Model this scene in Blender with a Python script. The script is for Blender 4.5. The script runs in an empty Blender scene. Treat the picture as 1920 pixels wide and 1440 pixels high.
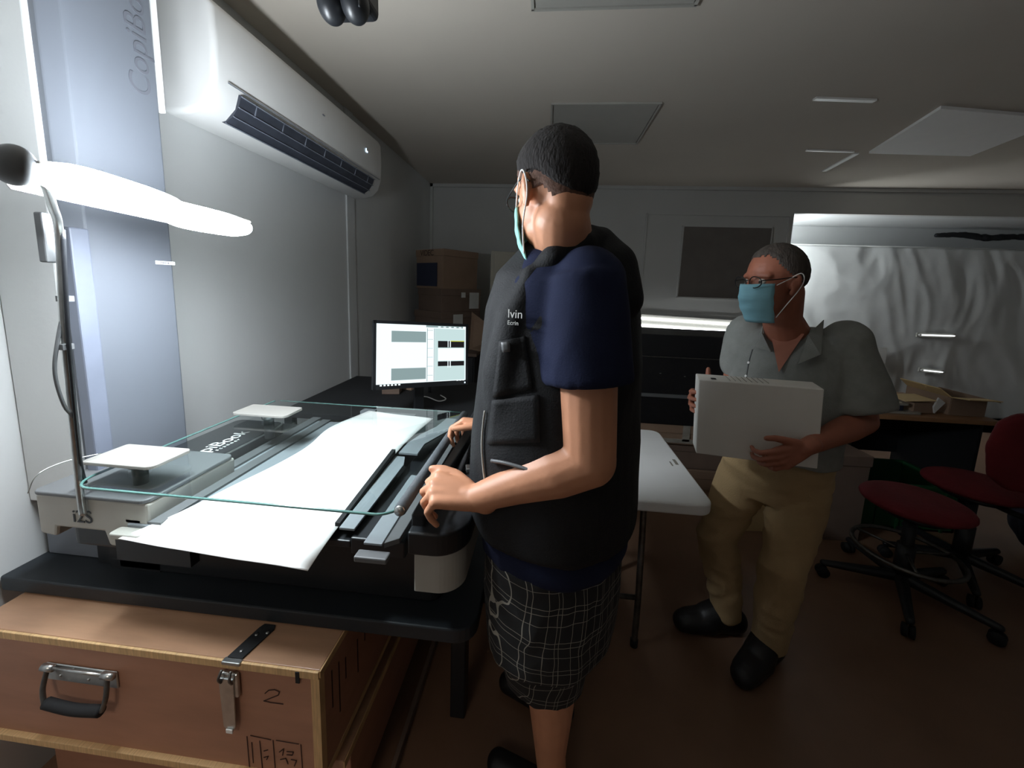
import bpy, bmesh, math, random
from mathutils import Vector, Matrix, noise, Quaternion
random.seed(7)
sc = bpy.context.scene
COL = sc.collection
# ------------------------------------------------------------------ camera
F = 720.0; PX, PY = 960.0, 638.0; CAMZ = 1.45
CR = ((.995, .047, -.089), (.095, -.134, .986), (.035, -.990, -.138))
yw = Vector((69, -98, F)).normalized()
v2 = Vector((-8056.0, 540 + .035 * (960 - 8056 - 1029) - 638, F))
xw = -v2.normalized(); xw = (xw - yw * xw.dot(yw)).normalized()
zw = xw.cross(yw); zw = zw if zw.y < 0 else -zw
R = Matrix((xw, yw, zw))                      # world = R @ cam (x right, y down, z forward)
cam = bpy.data.cameras.new('camera'); co = bpy.data.objects.new('camera', cam); COL.objects.link(co)
cam.sensor_width = 36; cam.lens = F / 1920 * 36; cam.shift_y = -(720 - PY) / 1920; cam.clip_start = .02
right = R @ Vector((1, 0, 0)); up = R @ Vector((0, -1, 0)); back = R @ Vector((0, 0, -1))
m4 = Matrix((right, up, back)).transposed().to_4x4(); m4.translation = Vector((0, 0, CAMZ)); co.matrix_world = m4
sc.camera = co
def at(px, py, **k):
    """point of the room that stands on a given plane along a sight line"""
    d = R @ Vector(((px - PX) / F, (py - PY) / F, 1.0)); c = Vector((0, 0, CAMZ))
    for a, i in (('x', 0), ('y', 1), ('z', 2)):
        if a in k: return c + d * ((k[a] - c[i]) / d[i])
# ------------------------------------------------------------------ world, exposure
w = bpy.data.worlds.new('world'); sc.world = w; w.use_nodes = True
w.node_tree.nodes['Background'].inputs[0].default_value = (.80, .85, 1, 1)
w.node_tree.nodes['Background'].inputs[1].default_value = 0.0
sc.view_settings.view_transform = 'Standard'; sc.view_settings.look = 'None'
sc.view_settings.gamma = 1; sc.view_settings.use_curve_mapping = False
sc.view_settings.exposure = 0.0
LAMP = 160.0          # radiance of the scanner lamp's diffusers
TUBE = 9.0
ROOM_H, LW, BW, RW, FW = 2.6, -1.42, 4.56, 6.6, -1.6
# unseen fill lamp added behind the camera, aimed at the near crate
ld = bpy.data.lights.new('fill_light', 'AREA'); ld.shape = 'RECTANGLE'; ld.size = .9; ld.size_y = .7; ld.spread = math.radians(52); ld.energy = 1.25; ld.color = (1, .9, .8)
lo = bpy.data.objects.new('fill_light', ld); COL.objects.link(lo); lo.location = (-1.0, -1.45, 2.1)
lo.rotation_euler = (Vector((-1.12, .6, .35)) - lo.location).to_track_quat('-Z', 'Y').to_euler()
# ------------------------------------------------------------------ materials
def lin(c): return tuple(((x / 255) / 12.92 if x / 255 <= .04045 else ((x / 255 + .055) / 1.055) ** 2.4) for x in c)
def mat(name, rgb, rough=.6, metal=0, var=.08, scale=8, bump=0, bscale=60, spec=.5, stretch=(1, 1, 1), emit=None, es=0, coat=0, sheen=0, srgb=True):
    m = bpy.data.materials.new(name); m.use_nodes = True; nt = m.node_tree; b = nt.nodes['Principled BSDF']
    c = lin(rgb) if srgb else rgb
    b.inputs['Roughness'].default_value = rough; b.inputs['Metallic'].default_value = metal
    b.inputs['Specular IOR Level'].default_value = spec; b.inputs['Coat Weight'].default_value = coat
    b.inputs['Sheen Weight'].default_value = sheen
    tc = nt.nodes.new('ShaderNodeTexCoord'); mp = nt.nodes.new('ShaderNodeMapping'); mp.inputs['Scale'].default_value = stretch
    nt.links.new(tc.outputs['Object'], mp.inputs['Vector'])
    n = nt.nodes.new('ShaderNodeTexNoise'); n.inputs['Scale'].default_value = scale; n.inputs['Detail'].default_value = 5
    nt.links.new(mp.outputs['Vector'], n.inputs['Vector'])
    r = nt.nodes.new('ShaderNodeValToRGB'); r.color_ramp.elements[0].position = .3; r.color_ramp.elements[1].position = .7
    r.color_ramp.elements[0].color = (*[x * (1 - var) for x in c], 1); r.color_ramp.elements[1].color = (*[min(1, x * (1 + var)) for x in c], 1)
    nt.links.new(n.outputs['Fac'], r.inputs['Fac']); nt.links.new(r.outputs['Color'], b.inputs['Base Color'])
    if bump:
        n2 = nt.nodes.new('ShaderNodeTexNoise'); n2.inputs['Scale'].default_value = bscale; n2.inputs['Detail'].default_value = 4
        nt.links.new(mp.outputs['Vector'], n2.inputs['Vector'])
        bp = nt.nodes.new('ShaderNodeBump'); bp.inputs['Strength'].default_value = bump; bp.inputs['Distance'].default_value = .01
        nt.links.new(n2.outputs['Fac'], bp.inputs['Height']); nt.links.new(bp.outputs['Normal'], b.inputs['Normal'])
    if emit is not None:
        b.inputs['Emission Color'].default_value = (*emit, 1); b.inputs['Emission Strength'].default_value = es
    return m
M = {}
M['wall'] = mat('painted_wall', (205, 207, 206), .75, var=.03, scale=2, bump=.05)
M['backwall'] = mat('back_wall_paint', (190, 190, 186), .8, var=.03, scale=2, bump=.05)
M['ceil'] = mat('ceiling_paint', (190, 182, 170), .85, var=.03, scale=1.5)
M['ceilp'] = mat('ceiling_light_diffuser', (160, 158, 150), .5, var=.03)
M['ceilglare'] = mat('reflected_light_patch', (252, 252, 250), .4, var=.02)
M['ceilglint'] = mat('ceiling_glint_paint', (245, 245, 242), .3, .3, var=.02)
M['acw'] = mat('white_plastic', (222, 222, 220), .35, var=.02)
M['column'] = mat('grey_painted_metal', (106, 111, 119), .55, .1, var=.03, scale=3)
M['bandgrey'] = mat('blue_grey_band', (112, 118, 132), .5)
M['coldark'] = mat('dark_grey_text', (95, 98, 106), .6)
M['grey'] = mat('light_grey_plastic', (168, 166, 158), .5, var=.05)
M['greydk'] = mat('mid_grey_plastic', (95, 97, 98), .5, var=.05)
M['pad'] = mat('silver_pad', (150, 148, 142), .45, .1, var=.03)
M['black'] = mat('black_plastic', (26, 28, 31), .42, var=.1)
M['blackm'] = mat('black_matt', (20, 22, 25), .75, var=.15, bump=.1)
M['bench'] = mat('black_bench_top', (27, 33, 38), .55, var=.2, scale=3, bump=.03, bscale=150)
M['slot'] = mat('dark_vent', (58, 62, 72), .6, var=.2, scale=20)
M['louvre'] = mat('grey_louvre', (120, 126, 138), .5)
M['paper'] = mat('white_paper', (243, 243, 240), .8, var=.03, scale=3, bump=.05, bscale=20)
M['cradle'] = mat('grey_cradle_felt', (128, 134, 138), .8, var=.06)
M['rubber'] = mat('black_rubber', (16, 16, 18), .8)
M['rubbertube'] = mat('grey_foam_tube', (78, 84, 88), .7, var=.15, bump=.2)
M['steel'] = mat('zinc_steel', (190, 192, 190), .3, .95, var=.15, scale=30)
M['darksteel'] = mat('worn_steel', (110, 108, 104), .4, .9, var=.25, scale=40)
M['ply'] = mat('varnished_plywood', (168, 122, 98), .5, var=.10, scale=5, stretch=(1, 1, 5), bump=.04, bscale=90)
M['plytop'] = mat('plywood_lid', (172, 134, 106), .38, var=.12, scale=5, stretch=(1, 6, 1), bump=.04)
M['plyedge'] = mat('plywood_edge', (206, 170, 122), .6, var=.2, scale=40, stretch=(6, .4, .4))
M['ink'] = mat('stencil_ink', (58, 36, 30), .8)
M['floor'] = mat('brown_vinyl_floor', (128, 98, 78), .38, var=.12, scale=3, bump=.02, spec=.45)
M['card'] = mat('cardboard', (140, 116, 96), .85, var=.08, scale=6, bump=.05)
M['carddk'] = mat('dark_cardboard', (110, 92, 80), .85, var=.08)
M['cardlt'] = mat('pale_cardboard', (205, 178, 130), .8, var=.08)
M['navybox'] = mat('navy_print', (40, 46, 66), .7)
M['label'] = mat('white_label', (205, 205, 200), .7)
M['tape'] = mat('clear_tape', (150, 146, 136), .2, var=.15, scale=30)
M['whitetable'] = mat('white_moulded_plastic', (236, 237, 236), .5, var=.02, bump=.08, bscale=250)
M['skin'] = mat('warm_skin', (206, 146, 112), .5, var=.07, scale=14, bump=.04, bscale=120)
M['skin2'] = mat('tanned_skin', (158, 98, 76), .55, var=.08, scale=14, bump=.05, bscale=120)
M['hair'] = mat('dark_brown_hair', (24, 19, 17), .9, var=.3, scale=60, bump=.5, bscale=200, stretch=(1, 1, .4))
M['hairfade'] = mat('clipped_brown_hair', (92, 64, 50), .8, var=.3, scale=90, bump=.3, bscale=220)
M['hair2'] = mat('greying_hair', (70, 62, 56), .8, var=.35, scale=70, bump=.5, bscale=200, stretch=(1, 1, .4))
M['navy'] = mat('navy_cotton', (28, 34, 58), .9, var=.08, bump=.12, bscale=300, spec=.2)
M['vest'] = mat('black_work_cloth', (25, 26, 28), .75, var=.12, bump=.2, bscale=260, spec=.3)
M['greyshirt'] = mat('grey_linen', (132, 134, 130), .9, var=.08, scale=30, bump=.2, bscale=300)
M['khaki'] = mat('khaki_cotton', (172, 146, 106), .9, var=.08, bump=.2, bscale=200)
M['maskb'] = mat('blue_face_mask', (140, 196, 212), .8, var=.04, stretch=(1, 1, 12), scale=10, bump=.2)
M['maskt'] = mat('aqua_face_mask', (150, 214, 204), .8, var=.04, stretch=(1, 1, 12), scale=10, bump=.2)
M['white'] = mat('white_cord', (235, 235, 232), .7)
M['carton'] = mat('white_archive_board', (226, 224, 218), .7, var=.02, bump=.04)
M['lens'] = mat('clear_lens', (180, 190, 200), .05, 0, spec=.8)
M['eye'] = mat('eye_white', (215, 210, 200), .3)
M['iris'] = mat('brown_iris', (50, 32, 22), .3)
M['shoe'] = mat('black_leather', (22, 21, 22), .5, bump=.1)
M['red'] = mat('red_upholstery', (112, 24, 32), .8, var=.15, bump=.2)
M['green'] = mat('green_crate_plastic', (26, 84, 48), .55, var=.1)
M['bluecloth'] = mat('dark_blue_cloth', (26, 30, 52), .9, var=.2, bump=.3, bscale=30)
M['blackcloth'] = mat('black_plastic_sheet', (18, 19, 22), .45, var=.2, bump=.4, bscale=14)
M['wooddesk'] = mat('desk_wood', (150, 112, 78), .5, var=.1, stretch=(1, 6, 1))
M['foil'] = mat('crinkled_white_sheet', (206, 208, 206), .32, 0, var=.05, scale=3, bump=.25, bscale=9, spec=.6)
M['locker'] = mat('cream_painted_cabinet', (176, 172, 158), .5, var=.03)
M['noticegrey'] = mat('taupe_pinboard', (112, 106, 100), .9, var=.06, bump=.1)
M['blackframe'] = mat('black_frame', (14, 14, 16), .4)
def emis(name, rgb, s):
    m = bpy.data.materials.new(name); m.use_nodes = True; nt = m.node_tree; nt.nodes.remove(nt.nodes['Principled BSDF'])
    e = nt.nodes.new('ShaderNodeEmission'); e.inputs[0].default_value = (*rgb, 1); e.inputs[1].default_value = s
    nt.links.new(e.outputs[0], nt.nodes['Material Output'].inputs[0]); return m
M['lamp'] = emis('lamp_diffuser', (.86, .93, 1.0), LAMP)
M['tube'] = emis('lit_tube', (.92, .97, 1.0), TUBE); M['reflected_streak'] = emis('reflected_streak', (.92, .97, 1.0), 1.6)
M['niche'] = emis('niche_fill_tube', (.9, .96, 1.0), 260.0)
M['scr_w'] = emis('screen_white', (.86, .97, 1.0), 1.15)
M['scr_l'] = emis('screen_pale', (.62, .80, .80), .95)
M['scr_g'] = emis('screen_grey', (.34, .46, .47), .8)
M['scr_d'] = emis('screen_dark', (.02, .018, .02), .8)
M['scr_y'] = emis('screen_yellow', (.7, .75, .15), .9)
M['led'] = emis('led_white', (.6, .8, 1.0), 3)
def glassmat():
    m = bpy.data.materials.new('sheet_glass'); m.use_nodes = True; nt = m.node_tree; b = nt.nodes['Principled BSDF']
    tr = nt.nodes.new('ShaderNodeBsdfTransparent'); tr.inputs[0].default_value = (.955, .985, .98, 1)
    gl = nt.nodes.new('ShaderNodeBsdfGlossy'); gl.inputs['Roughness'].default_value = .02; gl.inputs[0].default_value = (.95, 1, 1, 1)
    fr0 = nt.nodes.new('ShaderNodeFresnel'); fr0.inputs[0].default_value = 1.45; ge = nt.nodes.new('ShaderNodeNewGeometry')
    fr = nt.nodes.new('ShaderNodeMix'); nt.links.new(ge.outputs['Backfacing'], fr.inputs[0]); nt.links.new(fr0.outputs[0], fr.inputs[2]); fr.inputs[3].default_value = 0
    mx = nt.nodes.new('ShaderNodeMixShader'); nt.links.new(fr.outputs[0], mx.inputs[0]); nt.links.new(tr.outputs[0], mx.inputs[1]); nt.links.new(gl.outputs[0], mx.inputs[2])
    nt.links.new(mx.outputs[0], nt.nodes['Material Output'].inputs[0]); nt.nodes.remove(b); return m
M['glass'] = glassmat()
M['glassedge'] = mat('green_glass_edge', (90, 128, 122), .2, 0, var=.1, spec=.5)
def plaid():
    m = bpy.data.materials.new('plaid_cotton'); m.use_nodes = True; nt = m.node_tree; b = nt.nodes['Principled BSDF']; b.inputs['Roughness'].default_value = .9
    tc = nt.nodes.new('ShaderNodeTexCoord'); nz = nt.nodes.new('ShaderNodeTexNoise'); nz.inputs['Scale'].default_value = 7
    add = nt.nodes.new('ShaderNodeVectorMath'); add.operation = 'MULTIPLY_ADD'; add.inputs[1].default_value = (.035,) * 3
    nt.links.new(tc.outputs['Object'], nz.inputs['Vector']); nt.links.new(nz.outputs['Color'], add.inputs[0]); nt.links.new(tc.outputs['Object'], add.inputs[2])
    sp = nt.nodes.new('ShaderNodeSeparateXYZ'); nt.links.new(add.outputs[0], sp.inputs[0])
    ax = nt.nodes.new('ShaderNodeMath'); ax.operation = 'MULTIPLY_ADD'; ax.inputs[1].default_value = .8
    nt.links.new(sp.outputs['Y'], ax.inputs[0]); nt.links.new(sp.outputs['X'], ax.inputs[2])
    def line(src, per, wd, off=0):
        a = nt.nodes.new('ShaderNodeMath'); a.operation = 'ADD'; a.inputs[1].default_value = 10 + off; nt.links.new(src, a.inputs[0])
        q = nt.nodes.new('ShaderNodeMath'); q.operation = 'MODULO'; q.inputs[1].default_value = per; nt.links.new(a.outputs[0], q.inputs[0])
        l = nt.nodes.new('ShaderNodeMath'); l.operation = 'LESS_THAN'; l.inputs[1].default_value = wd; nt.links.new(q.outputs[0], l.inputs[0]); return l.outputs[0]
    outs = [line(ax.outputs[0], .034, .0013), line(ax.outputs[0], .068, .0013, .010), line(sp.outputs['Z'], .038, .0013), line(sp.outputs['Z'], .076, .0013, .012)]
    cur = outs[0]
    for o in outs[1:]:
        mm = nt.nodes.new('ShaderNodeMath'); mm.operation = 'MAXIMUM'; nt.links.new(cur, mm.inputs[0]); nt.links.new(o, mm.inputs[1]); cur = mm.outputs[0]
    mix = nt.nodes.new('ShaderNodeMix'); mix.data_type = 'RGBA'; nt.links.new(cur, mix.inputs['Factor'])
    mix.inputs['A'].default_value = (*lin((30, 31, 33)), 1); mix.inputs['B'].default_value = (*lin((150, 146, 135)), 1)
    nt.links.new(mix.outputs['Result'], b.inputs['Base Color']); return m
M['plaid'] = plaid()
# ------------------------------------------------------------------ helpers
def link(name, me, m=None, parent=None):
    o = bpy.data.objects.new(name, me); COL.objects.link(o)
    if m is not None: me.materials.append(M[m] if isinstance(m, str) else m)
    if parent is not None: o.parent = parent
    return o
def obj(name, bm, m, parent=None, smooth=False, bevel=0, seg=2, label=None):
    me = bpy.data.meshes.new(name); bmesh.ops.recalc_face_normals(bm, faces=bm.faces); bm.to_mesh(me); bm.free()
    if smooth:
        for p in me.polygons: p.use_smooth = True
    o = link(name, me, m, parent)
    if bevel:
        b = o.modifiers.new('bevel', 'BEVEL'); b.width = bevel; b.segments = seg; b.limit_method = 'ANGLE'
    if label: o['label'] = label
    return o
def thing(name, label, cat, loc=(0, 0, 0), group=None):
    o = bpy.data.objects.new(name, None); COL.objects.link(o); o.empty_display_size = .05
    o['label'] = label; o['category'] = cat; o['base'] = 1
    if group: o['group'] = group
    return o
def tag(o, label, cat, group=None):
    o['label'] = label; o['category'] = cat
    if group: o['group'] = group
    return o
def struct(o): o['kind'] = 'structure'; return o
def bx(bm, c, s, rot=None):
    g = bmesh.ops.create_cube(bm, size=1)['verts']; mt = Matrix.Translation(Vector(c)) @ (rot.to_4x4() if rot else Matrix.Identity(4)) @ Matrix.Diagonal((*s, 1))
    bmesh.ops.transform(bm, matrix=mt, verts=g); return g
def box(x0, x1, y0, y1, z0, z1):
    bm = bmesh.new(); bx(bm, ((x0 + x1) / 2, (y0 + y1) / 2, (z0 + z1) / 2), (x1 - x0, y1 - y0, z1 - z0)); return bm
def rbox(c, s, rz=0, ry=0, rx=0):
    bm = bmesh.new(); bx(bm, c, s, Matrix.Rotation(rz, 3, 'Z') @ Matrix.Rotation(ry, 3, 'Y') @ Matrix.Rotation(rx, 3, 'X')); return bm
def prism(pts, d, bm=None):
    """polygon pts extruded by vector d"""
    bm = bm or bmesh.new(); d = Vector(d); a = [bm.verts.new(Vector(p)) for p in pts]; b = [bm.verts.new(Vector(p) + d) for p in pts]; n = len(a)
    bm.faces.new(a); bm.faces.new(b[::-1])
    for i in range(n): bm.faces.new((a[i], a[(i + 1) % n], b[(i + 1) % n], b[i]))
    return bm
def rounded(x0, x1, y0, y1, z, r, n=6):
    if not isinstance(r, (list, tuple)): r = [r] * 4
    P = []
    for (cx, cy, a0, rr) in ((x1 - r[0], y1 - r[0], 0, r[0]), (x0 + r[1], y1 - r[1], 90, r[1]), (x0 + r[2], y0 + r[2], 180, r[2]), (x1 - r[3], y0 + r[3], 270, r[3])):
        if rr < 1e-5: P.append(Vector((cx, cy, z))); continue
        for i in range(n + 1):
            a = math.radians(a0 + 90 * i / n); P.append(Vector((cx + rr * math.cos(a), cy + rr * math.sin(a), z)))
    return P
def tube(pts, r, n=8, bm=None, smooth_pts=True, closed=False):
    bm = bm or bmesh.new(); pts = [Vector(p) for p in pts]
    if smooth_pts and len(pts) > 2:
        q = []
        N = len(pts)
        for i in range(N - 1):
            p0, p1, p2, p3 = pts[max(i - 1, 0)], pts[i], pts[i + 1], pts[min(i + 2, N - 1)]
            for k in range(6):
                t = k / 6; q.append(.5 * ((2 * p1) + (p2 - p0) * t + (2 * p0 - 5 * p1 + 4 * p2 - p3) * t * t + (3 * p1 - p0 - 3 * p2 + p3) * t ** 3))
        q.append(pts[-1]); pts = q
    rings = []; prev = None
    for i, p in enumerate(pts):
        d = (pts[min(i + 1, len(pts) - 1)] - pts[max(i - 1, 0)]).normalized()
        u = prev - d * prev.dot(d) if prev else d.orthogonal()
        if u.length < 1e-4: u = d.orthogonal()
        u.normalize(); prev = u; v = d.cross(u); rr = r[i * (len(r) - 1) // max(1, len(pts) - 1)] if isinstance(r, (list, tuple)) else r
        rings.append([bm.verts.new(p + rr * (math.cos(2 * math.pi * k / n) * u + math.sin(2 * math.pi * k / n) * v)) for k in range(n)])
    for a, b in zip(rings, rings[1:]):
        for k in range(n): bm.faces.new((a[k], a[(k + 1) % n], b[(k + 1) % n], b[k]))
    bm.faces.new(rings[0][::-1]); bm.faces.new(rings[-1]); return bm
def cyl(p0, p1, r, n=20, bm=None): return tube([p0, p1], r, n, bm, False)
def text(s, size, loc, xdir, ydir, m, parent, name='lettering', ext=.0005, align='LEFT', label=None):
    c = bpy.data.curves.new('t', 'FONT'); c.body = s; c.size = size; c.extrude = ext; c.align_x = align
    o = bpy.data.objects.new('t', c); COL.objects.link(o); dg = bpy.context.evaluated_depsgraph_get(); dg.update()
    me = bpy.data.meshes.new_from_object(o.evaluated_get(dg)); bpy.data.objects.remove(o); bpy.data.curves.remove(c)
    x = Vector(xdir).normalized(); y = Vector(ydir).normalized(); y = (y - x * y.dot(x)).normalized(); z = x.cross(y)
    mt = Matrix((x, y, z)).transposed().to_4x4(); mt.translation = Vector(loc); me.transform(mt); me.materials.clear()
    o = link(name, me, m, parent)
    if label: o['label'] = label
    return o
def quad(pts, th, m, name, parent=None, label=None):
    p = [Vector(q) for q in pts]; n = (p[1] - p[0]).cross(p[3] - p[0]).normalized()
    return obj(name, prism(p, n * th), m, parent, label=label)
# ---- organic volumes: tapered capsules, ellipsoids and lofts fused into one skin
def cap(bm, p0, r0, p1, r1, n=16):
    p0 = Vector(p0); p1 = Vector(p1); d = p1 - p0; L = d.length; d = d.normalized(); u = d.orthogonal().normalized(); v = d.cross(u); rings = []
    prof = []
    for i in range(1, 6): a = math.pi / 2 * (1 - i / 5); prof.append((-math.sin(a) * r0, math.cos(a) * r0))
    for i in range(0, 5): a = math.pi / 2 * i / 5; prof.append((L + math.sin(a) * r1, math.cos(a) * r1))
    a0 = bm.verts.new(p0 - d * r0); a1 = bm.verts.new(p1 + d * r1)
    for h, r in prof: rings.append([bm.verts.new(p0 + d * h + r * (math.cos(2 * math.pi * k / n) * u + math.sin(2 * math.pi * k / n) * v)) for k in range(n)])
    for k in range(n): bm.faces.new((a0, rings[0][(k + 1) % n], rings[0][k])); bm.faces.new((a1, rings[-1][k], rings[-1][(k + 1) % n]))
    for a, b in zip(rings, rings[1:]):
        for k in range(n): bm.faces.new((a[k], a[(k + 1) % n], b[(k + 1) % n], b[k]))
def chain(bm, pts, rs):
    for i in range(len(pts) - 1): cap(bm, pts[i], rs[i], pts[i + 1], rs[i + 1])
def ell(bm, c, axes, radii, seg=24):
    g = bmesh.ops.create_uvsphere(bm, u_segments=seg, v_segments=seg // 2 + 4, radius=1)['verts']
    A = Matrix([Vector(a).normalized() for a in axes]).transposed().to_4x4()
    bmesh.ops.transform(bm, matrix=Matrix.Translation(Vector(c)) @ A @ Matrix.Diagonal((*radii, 1)), verts=g); return g
def loft(bm, secs, n=32, pw=2.3):
    """secs: (centre, axis u, axis v, ru, rv)"""
    rings = []
    for c, u, v, ru, rv in secs:
        c = Vector(c); u = Vector(u).normalized(); v = Vector(v).normalized(); q = []
        for k in range(n):
            a = 2 * math.pi * k / n; ca, sa = math.cos(a), math.sin(a); s = (abs(ca) ** pw + abs(sa) ** pw) ** (-1 / pw)
            q.append(bm.verts.new(c + u * ca * s * ru + v * sa * s * rv))
        rings.append(q)
    for a, b in zip(rings, rings[1:]):
        for k in range(n): bm.faces.new((a[k], a[(k + 1) % n], b[(k + 1) % n], b[k]))
    bm.faces.new(rings[0][::-1]); bm.faces.new(rings[-1])
def fuse(name, bm, m, parent, vox=.006, smooth=6, folds=None, label=None):
    me = bpy.data.meshes.new(name); bmesh.ops.recalc_face_normals(bm, faces=bm.faces); bm.to_mesh(me); bm.free()
    o = bpy.data.objects.new(name, me); COL.objects.link(o)
    r = o.modifiers.new('r', 'REMESH'); r.mode = 'VOXEL'; r.voxel_size = vox
    s = o.modifiers.new('s', 'SMOOTH'); s.factor = .5; s.iterations = smooth
    dg = bpy.context.evaluated_depsgraph_get(); dg.update(); me2 = bpy.data.meshes.new_from_object(o.evaluated_get(dg))
    bpy.data.objects.remove(o)
    if folds:
        amp, sc3 = folds; nrm = [v.normal.copy() for v in me2.vertices]
        for v, nn in zip(me2.vertices, nrm):
            p = v.co; q = Vector((p.x * sc3[0], p.y * sc3[1], p.z * sc3[2]))
            q2 = q + noise.noise_vector(q * .7) * .8
            v.co = p + nn * amp * ((1 - abs(noise.noise(q2)) * 2) + .5 * noise.noise(q2 * 2.3))
    for p in me2.polygons: p.use_smooth = True
    me2.name = name
    o = link(name, me2, m, parent)
    if label: o['label'] = label
    return o
def hand(bm, wrist, d, n, sidedir, curls, s=1.0, thumb=None, spread=.08, wr=.024):
    """d: wrist to knuckles, n: way the palm faces, sidedir: way the thumb side faces"""
    d = Vector(d).normalized(); n = Vector(n); n = (n - d * n.dot(d)).normalized(); t = Vector(sidedir); t = (t - d * t.dot(d) - n * t.dot(n)).normalized()
    W = Vector(wrist); K = []
    for i in range(4):
        off = (.030 - .0205 * i) * s; K.append(W + d * (.092, .095, .090, .080)[i] * s + t * off)
    for i in range(4): cap(bm, W + t * (.012 - .009 * i) * s + d * .012 * s, .017 * s, K[i], .0125 * s)
    cap(bm, W - d * .02 * s, wr * s, W + d * .02 * s, .021 * s)
    cap(bm, W + d * .035 * s + t * .012 * s + n * .006 * s, .018 * s, W + d * .07 * s - t * .01 * s + n * .004 * s, .018 * s)
    L = ((.042, .026, .021), (.046, .030, .022), (.043, .028, .022), (.034, .021, .019))
    tips = []
    for i in range(4):
        a = 0; p = K[i]; rr = (.0098, .0088, .008, .0068); sd = t * (spread * (1.5 - i))
        for j in range(3):
            a += curls[i][j]; dd = (d * math.cos(a) + n * math.sin(a) + sd).normalized(); q = p + dd * L[i][j] * s
            cap(bm, p, rr[j] * s, q, rr[j + 1] * s); p = q
        tips.append(p)
    if thumb is None: thumb = ((.9, .55, .3), (1, .25, .35), (1, .05, .3))
    p = W + d * .022 * s + t * .022 * s; rr = (.0155, .0125, .0108, .0088); LL = (.042, .033, .027)
    for j in range(3):
        v = thumb[j]; dd = (d * v[0] + t * v[1] + n * v[2]).normalized(); q = p + dd * LL[j] * s; cap(bm, p, rr[j] * s, q, rr[j + 1] * s); p = q
    return K, tips, p
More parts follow.
